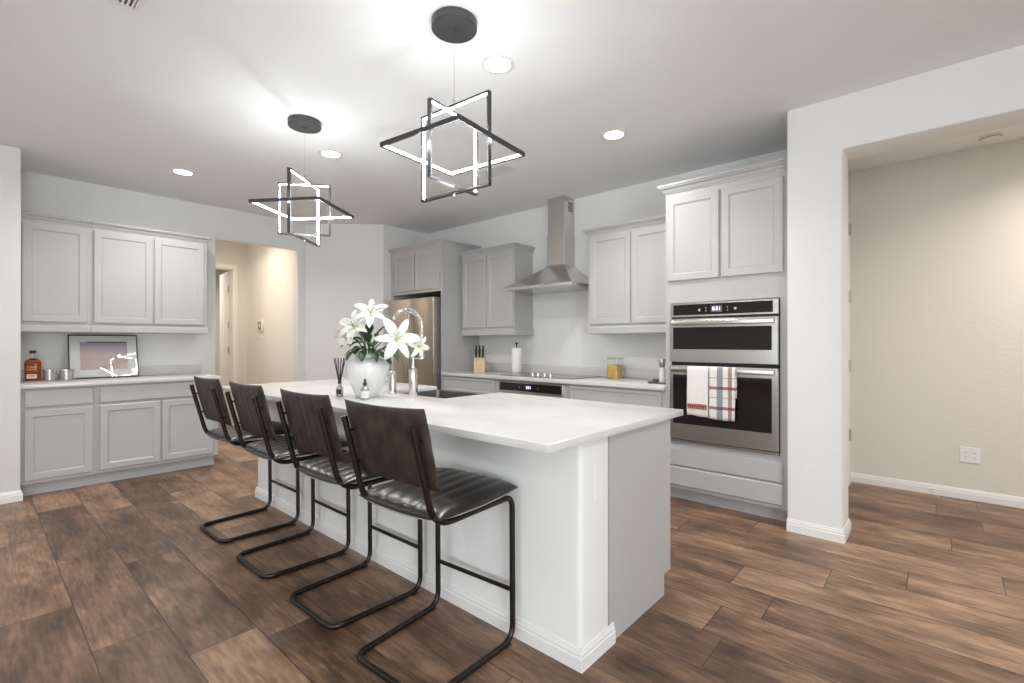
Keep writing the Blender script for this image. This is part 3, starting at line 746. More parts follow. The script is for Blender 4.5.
def petal(mb, L, Wd, curl, mtx, cup=0.25):
    n = 10; rows = []
    for i in range(n+1):
        t = i/n
        wd = Wd * (math.sin(PI*min(1, t*0.93+0.07))**0.75) * (1 if t < 0.98 else 0.4)
        ang = curl[0] + (curl[1]-curl[0])*t
        # integrate position
        if i == 0: x, z = 0.0, 0.0
        else: x += math.cos(ang)*L/n; z += math.sin(ang)*L/n
        row = []
        for j in range(-3, 4):
            u = j/3
            row.append(mtx @ Vector((x - abs(u)**2*cup*wd*math.sin(ang), u*wd, z + abs(u)**2*cup*wd*math.cos(ang))))
        rows.append(row)
    mb.grid(rows)
def frame_from(dirv, roll=0):
    z = Vector(dirv).normalized(); x = z.orthogonal().normalized(); y = z.cross(x)
    return Matrix(((x.x, y.x, z.x), (x.y, y.y, z.y), (x.z, y.z, z.z))).to_4x4() @ Matrix.Rotation(roll, 4, 'Z')
def lily(pos, dirv, size, label, opened=1.0, roll=0.0, leaves=()):
    """pos: where the bloom's throat is, relative to the vase foot"""
    root = empty('lily', (VX, VY, FZ), 0, label, 'flower', 'white lilies in the vase')
    P = Vector(pos); D = Vector(dirv).normalized()
    foot = Vector((pos[0]*0.05, pos[1]*0.05, 0.03)); neck = Vector((pos[0]*0.16, pos[1]*0.16, 0.27))
    # stem: foot -> neck -> up behind the bloom
    st = [foot, neck, neck.lerp(P, 0.55) + Vector((0, 0, 0.04)), P - D*0.03, P]
    pts = []
    for i in range(len(st)-1):
        p0 = st[max(i-1, 0)]; p1 = st[i]; p2 = st[i+1]; p3 = st[min(i+2, len(st)-1)]
        for k in range(6):
            t = k/6
            pts.append(0.5*((2*p1)+(p2-p0)*t+(2*p0-5*p1+4*p2-p3)*t*t+(3*p1-p0-3*p2+p3)*t**3))
    pts.append(st[-1])
    MB().tube(pts, 0.0032, 7).build('stem', 'stem', root)
    base = Matrix.Translation(P) @ frame_from(D, roll)
    for k in range(6):
        mb = MB(); inner = k % 2
        m_ = base @ Matrix.Rotation(2*PI*k/6, 4, 'Z')
        petal(mb, size*(1.0 if inner else 0.95), size*(0.20 if inner else 0.15), (math.radians(70-20*opened), math.radians(10-45*opened)), m_)
        o = mb.build('petal', 'petal', root, True, 80)
        md = o.modifiers.new('thickness', 'SOLIDIFY'); md.thickness = 0.0012
    mb = MB().lathe([(0.002, 0), (0.008, size*0.05), (0.012, size*0.14), (0.004, size*0.16)], n=10, mtx=base)
    mb.build('throat', 'petal_mid', root)
    for k in range(6):
        a = 2*PI*k/6+0.4
        p = [base @ Vector((0.15*size*t*t*math.cos(a)*1.4, 0.15*size*t*t*math.sin(a)*1.4, size*0.62*t)) for t in (0, .35, .7, 1)]
        f_ = MB().tube(p, 0.0009, 5).build('stamen', 'stem', root)
        e = p[-1]; q = (p[-1]-p[-2]).orthogonal().normalized()
        MB().tube([e-q*0.005, e-q*0.003, e+q*0.003, e+q*0.005], 0.002, 6, radii=[0.0008, 0.002, 0.002, 0.0008]).build('anther', 'anther', f_)
    for (s0, dv, ll, wd) in leaves: leaf_part(root, s0, dv, ll, wd)
    return root
def leaf_part(root, s0, dv, L, wd, droop=0.9):
    mb = MB(); n = 10; s0 = Vector(s0); D = Vector(dv).normalized()
    side = D.cross(Vector((0, 0, 1)));  side = side.normalized() if side.length > 1e-3 else Vector((1, 0, 0))
    p = s0.copy(); rows = []
    for i in range(n+1):
        t = i/n; w_ = wd*math.sin(PI*min(1, 0.04+t*0.96))**0.8
        up = side.cross(D).normalized()
        rows.append([p + side*u*w_ + up*abs(u)*w_*0.3 for u in (-1, -0.5, 0, 0.5, 1)])
        D = (D + Vector((0, 0, -droop/n))).normalized(); p = p + D*L/n
    mb.grid(rows); o = mb.build('leaf', 'leaf', root, True, 80)
    md = o.modifiers.new('thickness', 'SOLIDIFY'); md.thickness = 0.0012
    return o
# view helpers in the room: right of the picture = (0.747,0.665), towards the camera = (0.665,-0.747)
RV = Vector((0.747, 0.665, 0)); TV = Vector((0.665, -0.747, 0)); UZ = Vector((0, 0, 1))
def at(rg, up, tw=0.0): return tuple(RV*rg + UZ*up + TV*tw)
def dr_(rg, up, tw): return tuple(RV*rg + UZ*up + TV*tw)
lily(at(0.205, 0.370, 0.09), dr_(0.40, 0.10, 1.0), 0.165, 'big wide open white lily facing forward in front of the faucet', 1.0, 0.3,
     [(at(0.06, 0.30, 0.05), dr_(0.9, -0.2, 0.5), 0.15, 0.026)])
lily(at(0.322, 0.325, 0.03), dr_(0.8, -0.1, 0.8), 0.095, 'small white lily seen side on, farthest right, above the soap dispenser', 0.8, 0.1)
lily(at(0.030, 0.520, 0.03), dr_(0.15, 0.55, 0.75), 0.135, 'topmost white lily pointing upward above the vase', 0.75, 0.5,
     [(at(0.04, 0.53, 0.02), dr_(0.7, 0.8, 0.1), 0.09, 0.014)])
lily(at(-0.060, 0.440, 0.05), dr_(-0.35, 0.45, 0.85), 0.145, 'white lily facing up and left at upper left of the bouquet', 0.85, 0.0,
     [(at(-0.03, 0.36, 0.04), dr_(-0.3, 0.5, 0.7), 0.11, 0.022)])
lily(at(-0.115, 0.375, 0.03), dr_(-0.8, 0.35, 0.6), 0.125, 'leftmost white lily, turned away to the left over the reed diffuser', 0.8, 0.7,
     [(at(-0.10, 0.335, 0.02), dr_(-0.9, 0.1, 0.3), 0.09, 0.022)])
# foliage sprigs
def sprig(lbl, items):
    root = empty('leafy_stem', (VX, VY, FZ), 0, lbl, 'foliage')
    for s0, dv, L, wd, dp in items:
        s0v = Vector(s0); MB().tube([Vector((s0v.x*0.1, s0v.y*0.1, 0.05)), Vector((s0v.x*0.3, s0v.y*0.3, 0.25)), s0v], 0.0025, 6).build('stem', 'stem', root)
        leaf_part(root, s0, dv, L, wd, dp)
sprig('dense dark green leaves in the middle of the bouquet between the blooms', [
    (at(0.00, 0.34, 0.05), dr_(-0.7, 0.5, 0.5), 0.11, 0.032, 1.4), (at(0.03, 0.37, 0.04), dr_(-0.3, 0.8, 0.5), 0.11, 0.034, 1.5), (at(0.06, 0.38, 0.03), dr_(0.5, 0.6, 0.5), 0.12, 0.030, 1.6),
    (at(0.01, 0.30, 0.07), dr_(0.6, 0.5, 0.6), 0.11, 0.030, 1.8), (at(-0.02, 0.31, 0.06), dr_(-0.2, 0.3, 0.9), 0.10, 0.032, 1.4), (at(0.05, 0.33, 0.06), dr_(0.2, 0.7, 0.7), 0.11, 0.034, 1.8),
    (at(0.02, 0.40, 0.03), dr_(0.1, 0.9, 0.4), 0.10, 0.026, 1.0)])
sprig('dark green leaves over the left rim of the vase', [
    (at(-0.02, 0.30, 0.06), dr_(-0.9, 0.5, 0.3), 0.12, 0.026, 1.6), (at(-0.03, 0.33, 0.05), dr_(-0.5, 0.9, 0.3), 0.11, 0.028, 1.2),
    (at(-0.05, 0.29, 0.08), dr_(-0.5, 0.2, 0.9), 0.10, 0.022, 1.8), (at(-0.01, 0.35, 0.03), dr_(-0.2, 1.0, 0.2), 0.12, 0.024, 0.6)])
sprig('dark green leaves spilling over the front of the vase', [
    (at(0.00, 0.29, 0.07), dr_(0.1, 0.4, 0.9), 0.12, 0.024, 2.2), (at(0.03, 0.32, 0.06), dr_(0.3, 0.8, 0.6), 0.12, 0.028, 1.6),
    (at(0.02, 0.34, 0.05), dr_(-0.1, 0.9, 0.5), 0.12, 0.026, 1.3), (at(0.05, 0.29, 0.07), dr_(0.6, 0.2, 0.8), 0.11, 0.020, 2.0), (at(0.0, 0.31, 0.08), dr_(-0.4, 0.6, 0.8), 0.10, 0.026, 1.5)])
sprig('long curled green leaves at the right side of the vase', [
    (at(0.05, 0.33, 0.02), dr_(0.6, 0.9, 0.0), 0.20, 0.016, 1.9), (at(0.07, 0.30, 0.02), dr_(1.0, 0.4, 0.1), 0.17, 0.024, 1.8),
    (at(0.09, 0.27, 0.08), dr_(0.9, -0.1, 0.5), 0.13, 0.026, 0.8), (at(0.11, 0.31, 0.03), dr_(0.8, 0.7, 0.3), 0.15, 0.022, 2.4), (at(0.04, 0.36, 0.00), dr_(0.4, 1.0, 0.0), 0.15, 0.020, 1.2), (at(0.08, 0.28, 0.04), dr_(0.8, 0.1, 0.4), 0.10, 0.022, 1.0)])

# reed diffuser and spray bottle
r = empty('reed_diffuser', (-2.925, 1.60, FZ), 0, 'small glass reed diffuser with dark reeds left of the vase', 'diffuser')
MB().lathe([(0.020, 0), (0.023, 0.004), (0.023, 0.050), (0.012, 0.066), (0.010, 0.085)], n=18).build('bottle', 'etched', r)
MB().box(-0.012, 0.018, -0.0245, -0.021, 0.012, 0.045, 0.001, mtx=Matrix.Rotation(math.radians(41), 4, 'Z')).build('label', 'dark', r)
MB().lathe([(0.0115, 0.080), (0.0115, 0.098), (0.006, 0.099)], n=14).build('collar', 'dark', r)
for k in range(12):
    a = 2*PI*k/12+0.3; dx, dy = math.cos(a)*0.036, math.sin(a)*0.036
    MB().tube([(0, 0, 0.07), (dx*0.25, dy*0.25, 0.11), (dx, dy, 0.245)], 0.0030, 5).build('reed', 'reed', r)
r = empty('spray_bottle', (-2.622, 1.600, FZ), 0, 'small clear bottle with white label and black cap in front of the vase', 'bottle')
MB().lathe([(0.023, 0), (0.026, 0.004), (0.026, 0.060), (0.018, 0.076), (0.008, 0.082), (0.008, 0.088)], n=20).build('bottle_body', 'etched', r)
MB().lathe([(0.0265, 0.012), (0.0268, 0.012), (0.0268, 0.052), (0.0265, 0.052)], n=24).build('label', 'white', r)
MB().lathe([(0.012, 0.086), (0.013, 0.088), (0.013, 0.102), (0.007, 0.106), (0.006, 0.124), (0.003, 0.126)], n=14).build('cap', 'dark', r)

# ------------------------------------------------------------------ bar stools
def make_stool():
    root = empty('bar_stool', (0, 0, 0))
    tr = 0.0125; hx = 0.228; hr = 0.203
    zS = 0.612; yF = 0.0
    up = [(hr, -0.528, 0.990), (hr, -0.428, zS+0.0), (hx, 0.0, zS+0.012), (hx, 0.005, tr), (hr+0.008, -0.475, tr), (-hr-0.008, -0.475, tr), (-hx, 0.005, tr), (-hx, 0.0, zS+0.012), (-hr, -0.428, zS), (-hr, -0.528, 0.990)]
    # uprights lean back: insert a gentle break
    path = fillet(up, {1: 0.09, 8: 0.09, 2: 0.05, 7: 0.05, 3: 0.07, 6: 0.07, 4: 0.06, 5: 0.06, 'd': 0.05}, 8)
    MB().tube(path, tr, 12).build('frame', 'stool_metal', root)
    MB().tube([(-hx+0.008, 0.003, 0.222), (hx-0.008, 0.003, 0.222)], 0.0095, 10).build('footrest', 'stool_metal', root)
    MB().tube([(-hx+0.012, -0.10, zS+0.010), (hx-0.012, -0.10, zS+0.010)], 0.008, 8).tube([(-hr-0.004, -0.30, zS+0.004), (hr+0.004, -0.30, zS+0.004)], 0.008, 8).build('seat_support', 'stool_metal', root)
    for sx in (-1, 1):
        MB().box(sx*hx-0.011, sx*hx+0.011, -0.055, -0.015, 0.0, 0.006, 0.001).build('foot_pad', 'dark', root)
    # seat cushion: pillow with stitched channels along Y
    W_, Dp = 0.246, 0.240; cy = -0.203; nx, ny = 56, 26
    def prof(u, v):
        e = (1-abs(u)**5)**0.5*(1-abs(v)**5)**0.5 if abs(u) < 1 and abs(v) < 1 else 0
        return e
    def outline(u, v):
        x = W_*u*(1-0.035*abs(v)**3); y = cy + Dp*v*(1-0.02*abs(u)**3)
        zz = 0.008*max(0, v) - 0.012*max(0, -v)*(1-u*u)
        return x, y, zz
    top, bot = [], []
    for j in range(ny+1):
        v = math.sin((j/ny-0.5)*PI); rt, rb = [], []
        for i in range(nx+1):
            u = math.sin((i/nx-0.5)*PI)
            x, y, zz = outline(u, v); e = prof(u, v)
            rib = abs(math.sin((x/W_+1)*PI*3.5))**0.45
            rt.append((x, y, 0.648+zz + e*(0.034+0.007*rib)))
            rb.append((x, y, 0.648+zz - e*0.020))
        top.append(rt); bot.append(rb)
    mb = MB(); mb.grid(top); mb.grid(bot, True)
    bmesh.ops.remove_doubles(mb.bm, verts=mb.bm.verts[:], dist=0.0004)
    seat = mb.build('seat', 'seat_leather', root, True, 75)
    loop = []
    for k in range(96):
        a = 2*PI*k/96; c, s_ = math.cos(a), math.sin(a); q = (abs(c)**6+abs(s_)**6)**(-1/6)
        u, v = min(1, max(-1, c*q)), min(1, max(-1, s_*q)); x, y, zz = outline(u, v); loop.append((x, y, 0.643+zz))
    MB().tube(loop, 0.0030, 6, True).build('piping', 'piping', seat)
    # backrest: curved padded slab between the uprights, leaning
    BW = 0.236; z0, z1 = 0.750, 1.045; y0, y1 = -0.439, -0.516; nx, nz = 56, 14
    fr, bk = [], []
    for j in range(nz+1):
        t = (1-math.cos(PI*j/nz))/2; z = z0+(z1-z0)*t
        rf, rb = [], []
        for i in range(nx+1):
            u = math.sin((i/nx-0.5)*PI); x = BW*u
            e = ((1-abs(u)**8)**0.5)*((1-abs(2*t-1)**8)**0.5) if 0 < t < 1 and abs(u) < 1 else 0
            rib = abs(math.sin((u+1)*PI*4))**0.4
            yc = y0+(y1-y0)*t + 0.012*u*u
            zz = z + 0.006*(u*u)*(1 if t > 0.5 else -1)
            rf.append((x, yc + e*(0.013+0.005*rib), zz)); rb.append((x, yc - e*(0.011+0.0035*rib), zz))
        fr.append(rf); bk.append(rb)
    mb = MB(); mb.grid(fr, True); mb.grid(bk)
    bmesh.ops.remove_doubles(mb.bm, verts=mb.bm.verts[:], dist=0.0003)
    back = mb.build('backrest', 'leather', root, True, 75)
    for sx in (-1, 1):
        for z in (0.80, 0.93):
            t = (z-z0)/(z1-z0); yy = y0+(y1-y0)*t
            MB().tube([(sx*hr, yy-0.030, z), (sx*hr, yy, z)], 0.006, 8).build('bolt', 'stool_metal', root)
    return root
stool = make_stool()
spots = [(-1.597, 1.524, 4.0, 'nearest black leather cantilever bar stool, by the front corner of the island'),
         (-2.232, 1.535, 1.0, 'second nearest black leather cantilever bar stool, its back below the white vase'),
         (-2.925, 1.530, 0.0, 'third black leather cantilever bar stool from the camera, second from the hallway'),
         (-3.625, 1.535, 1.0, 'farthest black leather cantilever bar stool, beside the hallway end of the island')]
for i, (x, y, a, lb) in enumerate(spots):
    o = stool if i == 0 else copy_tree(stool)
    o.location = (x, y, 0); o.rotation_euler = (0, 0, math.radians(a)); tag(o, lb, 'bar stool', 'bar stools along the island')

# ------------------------------------------------------------------ pendants
def pendant(x, y, label, specs, cano_r=0.111):
    """specs: list of (kind, angle, width, height) kind h = lying square, v = upright rectangle"""
    root = empty('pendant_light', (x, y, CEIL), 0, label, 'pendant light', 'geometric pendant lights over the island')
    ca = MB().lathe([(cano_r, -0.001), (cano_r, -0.038), (cano_r-0.004, -0.042), (0.012, -0.042), (0.010, -0.048), (0.004, -0.050)], n=40).build('canopy', 'bronze', root)
    zc = 2.225-CEIL
    hmax = max(h for k, a, w, h in specs if k == 'v')/2
    MB().tube([(0, 0, -0.045), (0, 0, zc+hmax+0.02)], 0.0014, 6).build('cable', 'chrome', root)
    MB().lathe([(0.006, 0.03), (0.009, 0.02), (0.009, -0.012), (0.004, -0.016)], (0, 0, zc+hmax), 12).lathe([(0.004, 0.016), (0.009, 0.012), (0.009, -0.01), (0.006, -0.016)], (0, 0, zc-hmax+0.0), 12).build('end_cap', 'chrome', root)
    T, D = 0.010, 0.022   # bar thickness in plane, depth across
    for kind, ang, w_, h_ in specs:
        a, b_ = w_/2, h_/2
        m_ = Matrix.Translation((0, 0, zc)) @ Matrix.Rotation(math.radians(ang), 4, 'Z')
        if kind == 'h': m_ = m_ @ Matrix.Rotation(math.radians(-90), 4, 'X')   # local xz plane -> xy plane
        f_ = MB(); d = D/2
        R = [[(-q*1, yy, -p) for q, p in ()] for yy in ()]
        def sq(aa, bb, yy): return [m_ @ Vector(v) for v in ((-aa, yy, -bb), (aa, yy, -bb), (aa, yy, bb), (-aa, yy, bb))]
        f_.rings([sq(a, b_, -d), sq(a, b_, d), sq(a-T, b_-T, d), sq(a-T, b_-T, -d)], False, True)
        fo = f_.build('light_frame', 'bronze', root, True, 30)
        l_ = MB(); e = 0.0055
        l_.rings([sq(a-T+0.001, b_-T+0.001, -e), sq(a-T+0.001, b_-T+0.001, e), sq(a-T-0.0008, b_-T-0.0008, e), sq(a-T-0.0008, b_-T-0.0008, -e)], False, True)
        l_.build('led_strip', 'led', fo, True, 30)
    return root
pendant(-1.783, 1.578, 'nearer lit star shaped pendant of three dark square frames over the island', [('h', 6.5, 0.50, 0.50), ('v', 4.4, 0.456, 0.438), ('v', 96.5, 0.345, 0.366)])
pendant(-3.385, 1.584, 'farther lit star shaped pendant of three dark square frames, nearer the hallway', [('h', 34, 0.502, 0.502), ('v', 129.5, 0.457, 0.437), ('v', 52, 0.352, 0.366)])

# ------------------------------------------------------------------ recessed lights, vents, detector
def downlight(x, y, label, watts, col=(1.0, 0.975, 0.94), vis=True):
    root = empty('recessed_light', (x, y, CEIL), 0, label, 'ceiling light', 'recessed ceiling lights')
    MB().lathe([(0.095, 0.0), (0.095, -0.004), (0.074, -0.006), (0.070, -0.002), (0.070, 0.0)], n=32).build('trim_ring', 'trim', root)
    MB().lathe([(0.071, -0.0045), (0.071, -0.0010)], n=32).build('lens', 'lamp', root)
    l = bpy.data.lights.new('lamp', 'AREA'); l.shape = 'DISK'; l.size = 0.13; l.energy = watts; l.color = col; l.spread = math.radians(150)
    lo = bpy.data.objects.new('lamp', l); COL.objects.link(lo); lo.parent = root; lo.location = (0, 0, -0.012)
DW = 13
downlight(-5.229, 1.306, 'recessed ceiling light above the dry bar at left', DW+1)
downlight(-3.803, 2.001, 'recessed ceiling light just behind the farther pendant', DW)
downlight(-1.874, 1.985, 'largest looking recessed ceiling light, right of the nearer pendant canopy', DW)
downlight(-1.849, 3.239, 'recessed ceiling light in front of the oven tower cabinets', DW)
downlight(-5.20, -1.2, 'recessed ceiling light behind the camera at far left', DW)
downlight(-2.6, -1.8, 'recessed ceiling light behind the camera at centre', DW)
downlight(0.9, -1.8, 'recessed ceiling light behind the camera at right', DW)
downlight(1.2, 1.6, 'recessed ceiling light right of the camera', DW)
downlight(1.15, 4.65, 'recessed ceiling light in the right hallway', 30, (1.0, 0.90, 0.79))
downlight(-6.95, 2.22, 'recessed ceiling light in the left hallway', 12, (1.0, 0.80, 0.60))
downlight(-9.3, 2.3, 'recessed ceiling light in the room past the left hallway', 30, (1.0, 0.90, 0.78))

def vent(x, y, w_, h_, rz, label):
    root = empty('ceiling_vent', (x, y, CEIL), rz, label, 'vent')
    MB().box(-w_/2, w_/2, -h_/2, h_/2, -0.002, -0.0005).build('backing', 'vent_dark', root, False)
    f_ = MB(); t = 0.022
    f_.box(-w_/2-t, w_/2+t, -h_/2-t, -h_/2, -0.008, -0.0005, 0.001).box(-w_/2-t, w_/2+t, h_/2, h_/2+t, -0.008, -0.0005, 0.001).box(-w_/2-t, -w_/2, -h_/2, h_/2, -0.008, -0.0005, 0.001).box(w_/2, w_/2+t, -h_/2, h_/2, -0.008, -0.0005, 0.001)
    f_.build('frame', 'white', root)
    n = int(h_/0.018); s_ = MB()
    for k in range(n):
        y_ = -h_/2 + h_*(k+0.5)/n; s_.box(-w_/2, w_/2, y_-0.004, y_+0.004, -0.007, -0.003)
    s_.build('louvres', 'white', root, False)
vent(-2.70, 0.402, 0.26, 0.22, 0, 'white ceiling air vent at the top left edge, before the pendants')
vent(-3.04, 3.21, 0.30, 0.15, 0, 'small white ceiling air vent behind the nearer pendant')
r = empty('smoke_detector', (0.285, 5.18, CEIL), 0, 'round white smoke detector on the right hallway ceiling', 'smoke detector')
MB().lathe([(0.068, -0.0005), (0.070, -0.004), (0.066, -0.012), (0.052, -0.030), (0.030, -0.036), (0.008, -0.037)], n=32).build('housing', 'white', r)
MB().lathe([(0.064, -0.013), (0.0655, -0.013), (0.0615, -0.018), (0.060, -0.018)], n=32).build('vent_ring', 'outlet_slot', r)

# ------------------------------------------------------------------ wall devices
r = empty('wall_outlet', (0.175, 5.40, 0.365), 0, 'white double outlet plate low on the right hallway wall', 'outlet')
MB().box(-0.062, 0.062, -0.006, 0, -0.062, 0.062, 0.002).build('plate', 'white', r)
MB().box(-0.042, -0.010, -0.0075, -0.0055, -0.035, 0.035, 0.001).box(0.010, 0.042, -0.0075, -0.0055, -0.035, 0.035, 0.001).build('socket', 'trim', r)
b = MB()
for x in (-0.026, 0.026):
    for z in (-0.018, 0.018): b.box(x-0.007, x-0.004, -0.0082, -0.0072, z-0.005, z+0.005).box(x+0.004, x+0.007, -0.0082, -0.0072, z-0.005, z+0.005)
b.build('slots', 'outlet_slot', r, False)
r = empty('thermostat', (-7.47, 2.849, 1.52), 0, 'small white thermostat with grey screen on the left hallway wall', 'thermostat')
MB().box(-0.085, 0.105, -0.022, 0, -0.08, 0.085, 0.005, 2).build('housing', 'white', r)
MB().box(-0.06, 0.045, -0.0235, -0.0215, -0.055, 0.06, 0.001).build('screen', 'outlet_slot', r)
MB().box(-0.025, 0.02, -0.0245, -0.023, -0.02, 0.03, 0.001).build('buttons', 'white', r)
r = empty('light_switch', (-7.46, 2.849, 1.375), 0, 'white switch plate under the thermostat on the left hallway wall', 'switch')
MB().box(-0.07, 0.05, -0.006, 0, -0.04, 0.04, 0.002).build('plate', 'white', r)
MB().box(-0.045, -0.02, -0.010, -0.0055, -0.02, 0.02, 0.001).box(0.0, 0.025, -0.010, -0.0055, -0.02, 0.02, 0.001).build('rocker', 'trim', r)
r = empty('door_stop', (-0.051, 5.386, 0.045), 0, 'small metal spring door stop on the right hallway baseboard', 'door stop')
MB().tube([(0, 0, 0), (0, -0.06, -0.003)], 0.006, 8).build('spring', 'brass', r)
MB().tube([(0, -0.058, -0.003), (0, -0.072, -0.004)], 0.010, 10).build('tip', 'white', r)

# ------------------------------------------------------------------ back counter items (top at 0.92)
BZ = 0.9205
r = empty('knife_block', (-4.225, 4.165, BZ), math.radians(38), 'pale wooden knife block at the left end of the back counter', 'knife block')
b = MB(); poly = [(-0.10, 0.0), (0.085, 0.0), (0.085, 0.11), (-0.02, 0.215), (-0.10, 0.135)]
b.rings([[(-0.066, y, z) for y, z in poly], [(0.066, y, z) for y, z in poly]])
b.build('block', 'block', r, False)
# front plane of block faces local +... ; knives stick out of the sloped top
ks = [(-0.042, 0.10), (0.0, 0.105), (0.042, 0.10), (-0.042, 0.045), (0.0, 0.05), (0.042, 0.045)]
kroot = None
Rk = Matrix.Rotation(math.radians(38), 4, 'Z')
for i, (kx, t) in enumerate(ks):
    # point on the sloped face between (-0.10,0.135) and (-0.02,0.215)
    d = Vector((0, 0.08, 0.08)).normalized(); base = Vector((kx, -0.10, 0.135)) + d*t
    nrm = Vector((0, -0.35, 0.94)).normalized()
    if kroot is None:
        kroot = empty('kitchen_knife', (0, 0, 0))
        MB().box(-0.0095, 0.0095, -0.012, 0.012, 0.006, 0.115, 0.004, 2).build('handle', 'dark', kroot)
        MB().box(-0.009, 0.009, -0.0115, 0.0115, 0.0005, 0.007, 0.001).build('bolster', 'chrome', kroot)
        k_ = kroot
    else: k_ = copy_tree(kroot)
    wp = Vector((-4.225, 4.165, BZ+0.003)) + (Rk @ base)
    k_.location = wp; k_.rotation_euler = (math.radians(20), 0, math.radians(38))
    tag(k_, ['black handled knife at front left of the knife block', 'black handled knife at front centre of the knife block', 'black handled knife at front right of the knife block',
             'black handled knife in the back row, left slot of the block', 'black handled knife in the back row, middle slot of the block', 'black handled knife in the back row, right slot of the block'][i] if False else
        'black handled kitchen knife standing in the pale wooden knife block', 'knife', 'knives in the block')

r = empty('paper_towel_holder', (-3.70, 4.24, BZ), 0, 'steel paper towel holder standing beside the cooktop', 'holder')
MB().lathe([(0.075, 0), (0.075, 0.010), (0.072, 0.014), (0.008, 0.014)], n=32).build('base', 'steel', r)
MB().lathe([(0.007, 0.014), (0.007, 0.330), (0.014, 0.336), (0.016, 0.350), (0.008, 0.360)], n=14).build('rod', 'dark', r)
r = empty('paper_towel_roll', (-3.70, 4.24, BZ+0.0145), 0, 'white paper towel roll on its steel holder under the wall cabinet', 'paper towel')
MB().lathe([(0.018, 0), (0.056, 0), (0.058, 0.003), (0.058, 0.277), (0.056, 0.280), (0.018, 0.280), (0.018, 0.0)], n=36, cap=False).build('roll', 'paper', r, True, 40)

r = empty('storage_jar', (-2.42, 4.26, BZ), math.radians(0), 'square glass jar of yellow pasta on the back counter', 'jar')
def shell(x, z0, z1, t):
    o_ = rr(-x, x, -x, x, z0, 0.018); o2 = rr(-x, x, -x, x, z1, 0.018); i2 = rr(-x+t, x-t, -x+t, x-t, z1, 0.016); i1 = rr(-x+t, x-t, -x+t, x-t, z0+t, 0.016)
    return MB().rings([o_, o2, i2, i1])
shell(0.062, 0, 0.19, 0.004).build('jar_body', 'glass', r)
MB().rings([rr(-.063, .063, -.063, .063, .190, .018), rr(-.063, .063, -.063, .063, .205, .018), rr(-.05, .05, -.05, .05, .207, .018)]).build('lid', 'etched', r)
p = MB().rings([rr(-.0565, .0565, -.0565, .0565, .0045, .015), rr(-.0565, .0565, -.0565, .0565, .128, .015), rr(-.045, .045, -.045, .045, .136, .015)]).build('dry_pasta', 'pasta', None)
p.location = (-2.42, 4.26, BZ); tag(p, 'yellow dry pasta filling the square glass jar', 'pasta', kind='stuff')

tr = empty('serving_tray', (-1.815, 4.05, BZ), 0, 'dark grey tray at the right end of the back counter', 'tray')
MB().rings([rr(-.105, .105, -.10, .10, 0, .01), rr(-.115, .115, -.11, .11, .016, .01), rr(-.109, .109, -.104, .104, .016, .01), rr(-.100, .100, -.095, .095, .005, .01)]).build('tray_body', 'slate', tr)
r = empty('salt_grinder', (-1.825, 4.03, BZ+0.0055), 0, 'steel and clear glass grinder with white salt on the dark tray', 'grinder')
MB().lathe([(0.026, 0), (0.026, 0.085), (0.021, 0.125), (0.022, 0.135)], n=20).build('salt_body', 'white', r)
MB().lathe([(0.0225, 0.135), (0.024, 0.150), (0.031, 0.200), (0.030, 0.206), (0.010, 0.208)], n=20).build('grinder_head', 'steel', r)
r = empty('votive_cup', (-1.885, 4.03, BZ+0.0055), 0, 'small dark round cup on the left of the grey tray', 'cup')
MB().lathe([(0.022, 0), (0.026, 0.030), (0.023, 0.030), (0.019, 0.006)], n=18).build('cup_body', 'slate', r)

# ------------------------------------------------------------------ dry bar items (top at 0.930)
DZ = 0.9305
tr = empty('bar_tray', (-5.985, 0.475, DZ), PI/2, 'low clear tray under the whiskey bottle and silver glasses', 'tray')
MB().rings([rr(-.170, .170, -.09, .09, 0, .02), rr(-.175, .175, -.095, .095, .012, .02), rr(-.171, .171, -.091, .091, .012, .02), rr(-.166, .166, -.086, .086, .004, .02)]).build('tray_body', 'etched', tr)
TZ = DZ+0.0045
r = empty('whiskey_bottle', (-5.985, 0.370, TZ), math.radians(75), 'amber whiskey bottle with dark cork stopper on the bar tray', 'bottle')
def oval(w_, d_, z, n=28, p=3.2):
    out = []
    for k in range(n):
        a = 2*PI*k/n; c, s_ = math.cos(a), math.sin(a); q = (abs(c)**p+abs(s_)**p)**(-1/p); out.append((w_*c*q, d_*s_*q, z))
    return out
MB().rings([oval(.048, .030, 0), oval(.051, .032, .004), oval(.053, .033, .10), oval(.055, .034, .155), oval(.050, .031, .178), oval(.035, .024, .192)]).build('whiskey_body', 'bourbon', r, True, 50)
MB().rings([oval(.035, .024, .192), oval(.018, .016, .200, p=2), oval(.0135, .0135, .208, p=2), oval(.0135, .0135, .236, p=2), oval(.016, .016, .238, p=2), oval(.016, .016, .246, p=2)]).build('glass_neck', 'glass', r)
MB().lathe([(0.013, 0.2465), (0.020, 0.247), (0.022, 0.252), (0.022, 0.270), (0.019, 0.273)], n=18).build('stopper', 'dark', r)
lb_ = MB().box(-0.032, 0.032, -0.0358, -0.0335, 0.028, 0.064, 0.0005).build('label', 'label', r)
MB().box(-0.020, 0.020, -0.0364, -0.0357, 0.046, 0.054).build('label_print', 'brown_ink', lb_, False)
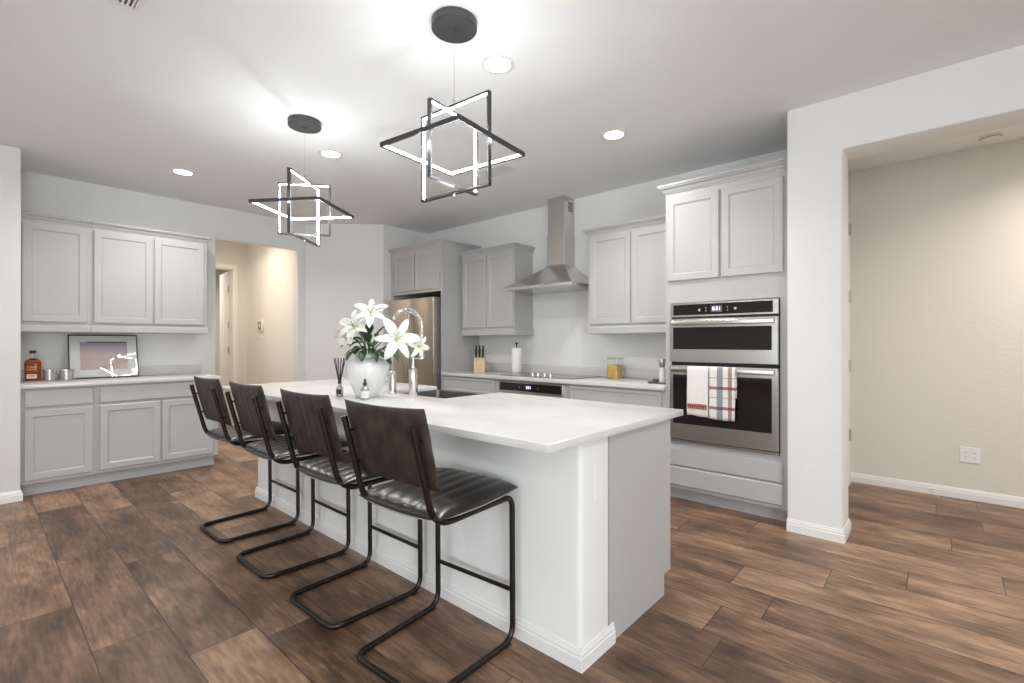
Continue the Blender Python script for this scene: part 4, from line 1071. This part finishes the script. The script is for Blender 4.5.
text_mesh('ELIJAH', 0.022, 'embossed_lettering', 'gold_ink', r, (0.0, -0.0352, 0.128), (PI/2, 0, 0))
text_mesh('CRAIG', 0.022, 'embossed_lettering', 'gold_ink', r, (0.0, -0.0350, 0.104), (PI/2, 0, 0))
g1 = empty('rocks_glass', (-5.995, 0.480, TZ), 0.0, 'silver etched tumbler right beside the whiskey bottle', 'glass', 'silver tumblers on the bar tray')
MB().lathe([(0.040, 0), (0.044, 0.004), (0.047, 0.096), (0.0445, 0.096), (0.041, 0.010)], n=26).build('glass_body', 'etched', g1)
MB().lathe([(0.0472, 0.088), (0.0476, 0.088), (0.0476, 0.0965), (0.0442, 0.0965)], n=26).build('silver_rim', 'chrome', g1)
g2 = copy_tree(g1); g2.location = (-5.985, 0.590, TZ); tag(g2, 'silver etched tumbler nearest the leaning framed art', 'glass', 'silver tumblers on the bar tray')

# framed art leaning against the niche wall
r = empty('framed_artwork', (-6.14, 0.884, DZ), PI/2, 'dark framed pale abstract art leaning on the wall above the bar counter', 'picture')
lean = Matrix.Rotation(math.radians(-13), 4, 'X')
FWd, FH = 0.530, 0.430
a, h = FWd/2, FH
def q4(i, y): return [lean @ Vector(v) for v in ((-a+i, y, i), (a-i, y, i), (a-i, y, h-i), (-a+i, y, h-i))]
MB().rings([q4(0, 0), q4(0, -0.018), q4(0.009, -0.018), q4(0.009, -0.008)], True).build('picture_frame', 'frame', r, True, 20)
MB().box(-a+0.009, a-0.009, -0.0100, -0.0085, 0.009, h-0.009, mtx=lean).build('mat_board', 'mat', r, False)
ao = MB().box(-0.180, 0.180, -0.0016, 0, -0.138, 0.138).build('painting', 'art', r, False); ao.rotation_euler = (math.radians(-13), 0, 0)
ao.location = lean @ Vector((0.0, -0.0102, 0.222))
MB().box(-0.125, 0.178, -0.0124, -0.0117, 0.352, 0.362, mtx=lean).build('dark_band', 'frame', r, False)
MB().box(-a+0.009, a-0.009, -0.0152, -0.0142, 0.009, h-0.009, mtx=lean).build('glazing', 'pane', r, False)
